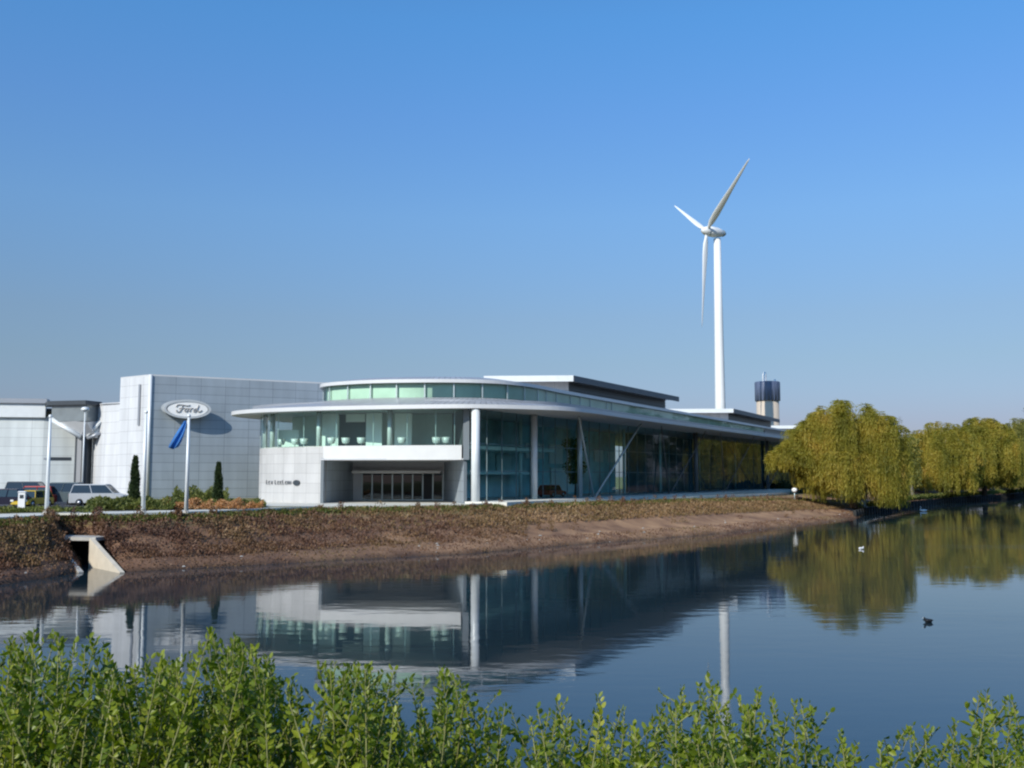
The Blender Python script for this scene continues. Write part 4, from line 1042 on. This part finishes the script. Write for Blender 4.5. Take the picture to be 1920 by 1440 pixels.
# planting bed: low shrubs
def bed(px0, px1, Y0, Y1, n, hmax):
    u = RNG.random(n); px = px0+(px1-px0)*u; Y = RNG.uniform(Y0, Y1, n)
    X = (px-960)/F*Y
    hh = hmax*(.55+.3*np.sin(X*2.1)+.25*np.sin(X*5.3+Y))*RNG.random(n)**.7
    return np.stack([X, Y, 3.03+np.maximum(.03, hh)], 1)
cover('low_shrubs', np.concatenate([bed(170, 330, 80, 90, 12000, .8), bed(300, 500, 84, 94, 7000, .55), bed(-60, 180, 74, 78, 2500, .3)]), M_SHRUB, .26)
cover('orange_bedding_plants', bed(305, 495, 82, 87, 12000, .7), M_ORANGE, .2)
cover('shrubs_beside_wall', bed(330, 430, 95, 104, 5000, 1.5), M_SHRUB, .3)

# bank ground cover
def bank_scatter(n, sel, f0, f1, hgt, seed):
    rg = np.random.default_rng(seed); cand = [i for i in range(nst-1) if sel(i)]
    lens = np.array([math.dist(SW[i], SW[i+1])+math.dist(ST[i], ST[i+1]) for i in cand]); pr = lens/lens.sum()
    ii = rg.choice(cand, n, p=pr); out = np.empty((n, 3)); ff = rg.uniform(f0, f1, n); uu = rg.random(n)
    for k in range(n):
        i = ii[k]; a = bank_pt(i, ff[k], False); b_ = bank_pt(i+1, ff[k], False); u = uu[k]
        out[k] = (lerp(a[0], b_[0], u), lerp(a[1], b_[1], u), lerp(a[2], b_[2], u))
    x, y = out[:, 0], out[:, 1]
    clump = np.clip(.5+.45*np.sin(x*2.3+np.sin(y*1.7)*1.4)+.35*np.sin(y*2.9+x*.7), .05, 1.3)
    out[:, 2] += rg.random(n)*hgt*clump*np.interp(ff, [0, .75, .95, 1.1], [1, 1, .35, .3])*(.6+.5*np.sin(x*.6+y*.4)**2)
    return out, ff
vis = [i for i in range(nst) if -34 < SW[i][0] < 70 and SW[i][1] < 150]
isv = set(vis); notch = lambda i: True
pts, ff = bank_scatter(80000, lambda i: i in isv and SD[i] < .7 and notch(i), .2, .98, .42, 5)
bare = np.sin(pts[:, 0]*.9+np.sin(pts[:, 1]*.8)*2)+np.sin(pts[:, 1]*1.7+pts[:, 0]*.35)+.8*np.sin(pts[:, 0]*2.9-pts[:, 1]*2.1)
kb = (bare > -.6) | (RNG.random(len(pts)) < .28); pts, ff = pts[kb], ff[kb]
dsel = np.interp(pts[:, 0], [-30, -8, 6], [0, .25, .8]); keep = RNG.random(len(pts)) > dsel*.75
cover('ground_cover', pts[keep], M_COVER, .19)
pts, ff = bank_scatter(26000, lambda i: i in isv and SD[i] > .12, .5, .95, .2, 6)
keep = RNG.random(len(pts)) < np.interp(pts[:, 0], [-30, -8, 10], [.1, .35, 1]); cover('dry_grass', pts[keep], M_DRY, .28)
pts, ff = bank_scatter(30000, lambda i: i in isv and notch(i), .84, .97, .36, 7)
cover('bank_top_grass', pts, M_SHRUB, .22)
wd = []
for _ in range(230):
    i = random.choice([j for j in vis if j < nst-1]); a = bank_pt(i, random.choice((random.uniform(.88, .97), random.uniform(.3, .95))), False); h_ = random.uniform(.25, .75); r_ = random.uniform(.12, .35)
    for _k in range(46): u_ = random.random(); wd.append((a[0]+random.gauss(0, r_)*(1.1-u_*.6), a[1]+random.gauss(0, r_)*(1.1-u_*.6), a[2]+u_*h_))
cover('weeds', np.array(wd), M_COVER, .17)
pts, ff = bank_scatter(9000, lambda i: i in isv and notch(i), .0, .2, .16, 8)
cover('shoreline_debris', pts, M_COVER, .16, up=0)
lo = [i for i in range(nst-1) if SK[i] > .99 and SW[i][1] > 140 and SW[i][0] < 150]; rg_ = np.random.default_rng(4)
ii = rg_.choice(lo, 16000); uu = rg_.random(16000); dd = rg_.random(16000)*14+.3
pp = np.array([(lerp(SW[i][0], SW[i+1][0], u)+d*.55, lerp(SW[i][1], SW[i+1][1], u)+d*.8, 1.0+d*.03+rg_.random()*.5) for i, u, d in zip(ii, uu, dd)])
cover('low_bank_plants', pp, M_SHRUB, .45)
# stones on the shore
mb = MB(); rd = random.Random(9)
for _ in range(70):
    i = rd.choice([j for j in vis if notch(j)]); q = bank_pt(i, rd.uniform(.0, .35)); s_ = rd.uniform(.06, .18)
    vs = [(q[0]+s_*x*rd.uniform(.7, 1.2), q[1]+s_*y*rd.uniform(.7, 1.2), q[2]+s_*z*.6*rd.uniform(.7, 1.2)) for x, y, z in ((1, 0, 0), (0, 1, 0), (-1, 0, 0), (0, -1, 0), (.2, .1, 1), (0, 0, -1))]
    mb.add(vs, [(0, 1, 4), (1, 2, 4), (2, 3, 4), (3, 0, 4), (1, 0, 5), (2, 1, 5), (3, 2, 5), (0, 3, 5)])
tag(mb.build('shore_stones', M_CONC), kind='stuff')

# ------------------------------------------------------------------ birds
def bird(name, px, py, yaw, spine, mat, beak, bmat, label, cat, scale=1.0, wing=None):
    Y = EYE/math.tan(math.atan((py-720)/F)-PITCH)
    p = at(px, Y, 0); r = empty(name, (p.x, p.y, 0), yaw, label, cat)
    me = bpy.data.meshes.new('body'); me.from_pydata([tuple(c*scale for c in s_[:3]) for s_ in spine], [(i, i+1) for i in range(len(spine)-1)], [])
    me.materials.append(mat); o = bpy.data.objects.new('body', me); COL.objects.link(o); o.parent = r
    o.modifiers.new('skin', 'SKIN').use_smooth_shade = True
    for i, s_ in enumerate(spine): me.skin_vertices[0].data[i].radius = (s_[3]*scale, s_[4]*scale)
    me.skin_vertices[0].data[0].use_root = False; me.skin_vertices[0].data[2].use_root = True
    s2 = o.modifiers.new('sub', 'SUBSURF'); s2.levels = s2.render_levels = 2
    (b0, b1, br) = beak
    MB().tube([tuple(c*scale for c in b0), tuple(c*scale for c in b1)], [br*scale, br*.3*scale], 7).build('beak', bmat, r, world=False)
    if wing:
        for s_ in (-1, 1):
            vs = []; K = 8
            for u in range(6):
                xx = -.16+.06*u*wing; rr_ = math.sin(math.pi*(u+.6)/6.5)*.055*wing
                for k in range(K): a = 2*math.pi*k/K; vs.append((xx*scale, (s_*.085*wing+.02*s_*math.cos(a))*scale, (.085*wing+rr_*math.sin(a))*scale))
            m_ = MB(); m_.smooth = True
            m_.add(vs, [(i*K+k, i*K+(k+1) % K, (i+1)*K+(k+1) % K, (i+1)*K+k) for i in range(5) for k in range(K)]+[tuple(range(K)), tuple(range(5*K, 6*K))]); m_.build('wing', mat, r, world=False)
    return r
M_COOT = paint('black_plumage', (.015, .017, .02), .6, var=.3, scale=20); M_SWAN = paint('white_plumage', (.8, .8, .78), .7, var=.06, scale=10)
M_BEAKW = paint('white_beak', (.7, .68, .62), .5); M_BEAKO = paint('orange_beak', (.6, .2, .03), .5)
coot_sp = [(-.21, 0, .07, .02, .02), (-.14, 0, .05, .06, .055), (-.03, 0, .04, .09, .08), (.08, 0, .05, .075, .07), (.13, 0, .11, .035, .04), (.15, 0, .17, .035, .038), (.19, 0, .19, .03, .03)]
bird('coot', 1740, 1167, R(200), coot_sp, M_COOT, ((.21, 0, .185), (.26, 0, .17), .014), M_BEAKW, 'small dark coot swimming alone on the blue water at the right', 'bird', 1.05, 1)
bird('gull', 1615, 1030, R(20), coot_sp, M_SWAN, ((.21, 0, .185), (.26, 0, .17), .012), M_BEAKO, 'white gull floating in the reflection of the golden willow', 'bird', 1.15, 1)
swan_sp = [(-.62, 0, .24, .04, .05), (-.42, 0, .17, .14, .12), (-.1, 0, .14, .22, .19), (.22, 0, .16, .18, .17), (.38, 0, .3, .08, .08), (.40, 0, .48, .05, .05), (.32, 0, .66, .045, .045), (.36, 0, .8, .045, .045), (.46, 0, .8, .05, .045)]
bird('swan', 1731, 959, R(170), swan_sp, M_SWAN, ((.5, 0, .79), (.62, 0, .74), .03), M_BEAKO, 'distant white swan close to the dark timber edging', 'bird', 1.0, 2.2)

# ------------------------------------------------------------------ foreground shrubs
TOPX = [-60, 0, 60, 100, 150, 200, 240, 300, 350, 400, 450, 520, 560, 620, 700, 780, 860, 900, 940, 1000, 1040, 1090, 1140, 1180, 1230, 1290, 1350, 1385, 1420, 1450, 1510, 1560, 1620, 1700, 1750, 1820, 1860, 1890, 1920, 1990]
TOPY = [1215, 1210, 1205, 1180, 1200, 1205, 1275, 1240, 1250, 1190, 1205, 1245, 1290, 1240, 1262, 1275, 1260, 1330, 1325, 1345, 1310, 1350, 1290, 1375, 1330, 1285, 1262, 1350, 1285, 1345, 1290, 1385, 1405, 1368, 1395, 1290, 1330, 1310, 1375, 1360]
def shrub(px0, px1, n_st, seed, label, Y0=3.9, Y1=5.6):
    rg = np.random.default_rng(seed); pc = (px0+px1)/2; Yc = (Y0+Y1)/2
    base = Vector(((pc-960)/F*Yc, Yc, 3.9))
    r = empty('leafy_shrub', base, 0, label, 'shrub', 'leafy shrubs on the near bank')
    LP, LD, LL, LT = [], [], [], []; mb = MB()
    for k in range(n_st):
        px = rg.uniform(px0, px1); Y = rg.uniform(Y0, Y1)
        ty = np.interp(px, TOPX, TOPY)
        spr = rg.random()
        top_py = ty+(rg.uniform(-12, 25) if spr < .14 else 45+rg.uniform(0, 1)**.7*230)
        zt_ = zz(top_py, Y); X = (px-960)/F*Y
        lean = rg.normal(size=2)*.2; z0 = 3.85-(Y-4.6)*.12
        if zt_ < z0+.12: zt_ = z0+.12+rg.random()*.1
        p0 = np.array([X-lean[0], Y-lean[1], z0]); p1 = np.array([X, Y, zt_]); mid = (p0+p1)/2+np.append(rg.normal(size=2)*.07, 0)
        ln_ = zt_-z0; nseg = max(5, int(ln_/.022)); s_ = np.linspace(.12, 1, nseg)[:, None]
        C_ = (1-s_)**2*p0+2*s_*(1-s_)*mid+s_**2*p1
        b3 = [tuple(((1-q)**2*p0+2*q*(1-q)*mid+q*q*p1)-np.array(base)) for q in (0, .3, .6, 1)]
        mb.tube(b3, [.006, .005, .004, .0018], 5, cap=False)
        tf = rg.uniform(0, 1)
        for _t in range(rg.integers(1, 4)):
            q = rg.uniform(.45, .95); b0 = (1-q)**2*p0+2*q*(1-q)*mid+q*q*p1
            aa = rg.uniform(0, 6.283); tl_ = rg.uniform(.05, .17)*(1.2-.6*q); dv_ = np.array([math.cos(aa), math.sin(aa), rg.uniform(.2, 1.3)])
            b1 = b0+dv_*tl_
            if b1[2] > zt_+.03: continue
            mb.tube([tuple(b0-np.array(base)), tuple(b1-np.array(base))], [.0025, .0012], 4, cap=False)
            m_ = max(4, int(tl_/.014)); ss = np.linspace(.2, 1, m_)[:, None]; aw = rg.uniform(0, 6.28, m_)
            LP.append(b0+(b1-b0)*ss); LD.append(np.stack([np.cos(aw), np.sin(aw), rg.uniform(0, .9, m_)], 1)+dv_*.5)
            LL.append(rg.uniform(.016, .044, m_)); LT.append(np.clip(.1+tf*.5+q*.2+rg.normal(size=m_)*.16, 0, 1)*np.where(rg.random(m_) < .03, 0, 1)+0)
        ang = np.arange(nseg)*2.4+rg.uniform(0, 6)
        for rep in range(2):
            a = ang+rep*math.pi+rg.normal(size=nseg)*.3
            upw = rg.uniform(.25, 1.1, nseg)+.9*(s_[:, 0] > .93)
            d = np.stack([np.cos(a), np.sin(a), upw], 1)
            LP.append(C_+np.stack([np.cos(a), np.sin(a), np.zeros(nseg)], 1)*.004); LD.append(d)
            LL.append(rg.uniform(.018, .052, nseg)*(1-.3*(s_[:, 0] > .9)))
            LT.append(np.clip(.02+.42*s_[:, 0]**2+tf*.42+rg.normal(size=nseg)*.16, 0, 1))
    P_ = np.concatenate(LP)-np.array(base); D_ = np.concatenate(LD); L_ = np.concatenate(LL); T_ = np.concatenate(LT)
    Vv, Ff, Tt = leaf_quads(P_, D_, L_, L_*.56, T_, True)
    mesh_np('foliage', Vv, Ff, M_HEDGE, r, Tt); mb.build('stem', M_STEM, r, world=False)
    return r
shrub(-60, 235, 330, 101, 'dense leafy shrub filling the lower left corner of the foreground')
shrub(215, 345, 150, 102, 'leafy shrub just right of the lower left corner below the reflected white wall end')
shrub(325, 520, 220, 103, 'tall leafy shrub with high sprigs below the reflected flagpole')
shrub(500, 700, 200, 104, 'leafy shrub below the reflected entrance beam')
shrub(685, 905, 170, 105, 'leafy shrub with a tall yellow green sprig below the reflected column')
shrub(890, 1190, 175, 106, 'low leafy shrub in the middle of the bottom edge with thin upright sprigs')
shrub(1180, 1400, 135, 107, 'leafy shrub with tall sprigs beside the reflected turbine tower')
shrub(1390, 1590, 100, 108, 'leafy shrub with a pair of tall sprigs right of the turbine reflection')
shrub(1590, 1765, 80, 109, 'very low leafy shrub where open water reaches the bottom edge')
shrub(1755, 1985, 135, 110, 'leafy shrub in the lower right corner with one tall sprig')
# low herbage beneath them
n = 26000; X = RNG.uniform(-5, 5, n); Y = RNG.uniform(3.2, 7.2, n); Z = np.interp(Y, [3, 5, 6.2, 8], [4.05, 3.95, 3.6, 2.9])-.03+RNG.random(n)*.12
cover('grass', np.stack([X, Y, Z], 1), M_SHRUB, .06)

# ------------------------------------------------------------------ light, sky, camera
SUN_AZ = Vector((-.56, -.83)).normalized(); EL = R(33)
sd = Vector((SUN_AZ.x*math.cos(EL), SUN_AZ.y*math.cos(EL), math.sin(EL)))
L_ = bpy.data.lights.new('sun', 'SUN'); L_.energy = 3.5; L_.angle = R(.5); L_.color = (1, .94, .84)
so = bpy.data.objects.new('sun', L_); COL.objects.link(so); so.rotation_euler = sd.to_track_quat('Z', 'Y').to_euler(); so.location = (-60, -40, 80)
w = bpy.data.worlds.new('World'); sc.world = w; w.use_nodes = True; t = w.node_tree
sky = t.nodes.new('ShaderNodeTexSky'); sky.sky_type = 'NISHITA'; sky.sun_disc = False; sky.sun_elevation = EL
sky.sun_rotation = math.atan2(SUN_AZ.x, SUN_AZ.y)
sky.air_density = 1.0; sky.dust_density = .6; sky.ozone_density = 2.2; sky.altitude = 0
bg = t.nodes['Background']; bg.inputs['Strength'].default_value = .13
tn = t.nodes.new('ShaderNodeVectorMath'); tn.operation = 'MULTIPLY'
pre = t.nodes.new('ShaderNodeVectorMath'); pre.operation = 'MULTIPLY'; pre.inputs[1].default_value = (.86, 1.0, 1.25)
# clear autumn air: the sky deepens upward and is a dull blue grey haze at the horizon
tcw = t.nodes.new('ShaderNodeTexCoord'); spw = t.nodes.new('ShaderNodeSeparateXYZ'); crw = t.nodes.new('ShaderNodeValToRGB')
el = crw.color_ramp.elements
SKYK = [(0, (.37, .32, .40)), (.05, (.42, .365, .42)), (.08, (.46, .42, .43)), (.11, (.50, .465, .43)), (.153, (.56, .53, .48)), (.25, (.63, .72, .69)), (.34, (.60, .80, .84)), (.42, (.55, .90, .95)), (1, (.55, .95, 1))]
while len(el) < len(SKYK): el.new(.5)
for e_, (p_, c_) in zip(el, SKYK): e_.position = p_; e_.color = c_+(1,)
t.links.new(tcw.outputs['Generated'], spw.inputs[0]); t.links.new(spw.outputs['Z'], crw.inputs[0])
t.links.new(sky.outputs[0], pre.inputs[0]); t.links.new(pre.outputs[0], tn.inputs[0]); t.links.new(crw.outputs[0], tn.inputs[1]); t.links.new(tn.outputs[0], bg.inputs['Color'])
cam = bpy.data.cameras.new('camera'); cam.sensor_width = 36; cam.lens = F/1920*36; cam.clip_end = 9000; cam.clip_start = .1
co = bpy.data.objects.new('camera', cam); COL.objects.link(co); co.location = (0, 0, EYE); co.rotation_euler = (R(90)+PITCH, 0, 0); sc.camera = co
sc.view_settings.view_transform = 'Standard'; sc.view_settings.look = 'None'; sc.view_settings.exposure = .3; sc.view_settings.gamma = 1
c = sc.cycles; c.use_denoising = True; c.max_bounces = 8; c.transparent_max_bounces = 16; c.diffuse_bounces = 3; c.glossy_bounces = 4
c.use_adaptive_sampling = True; c.adaptive_threshold = .01; c.sample_clamp_indirect = 6; c.filter_width = 2.2; c.caustics_reflective = False; c.caustics_refractive = False
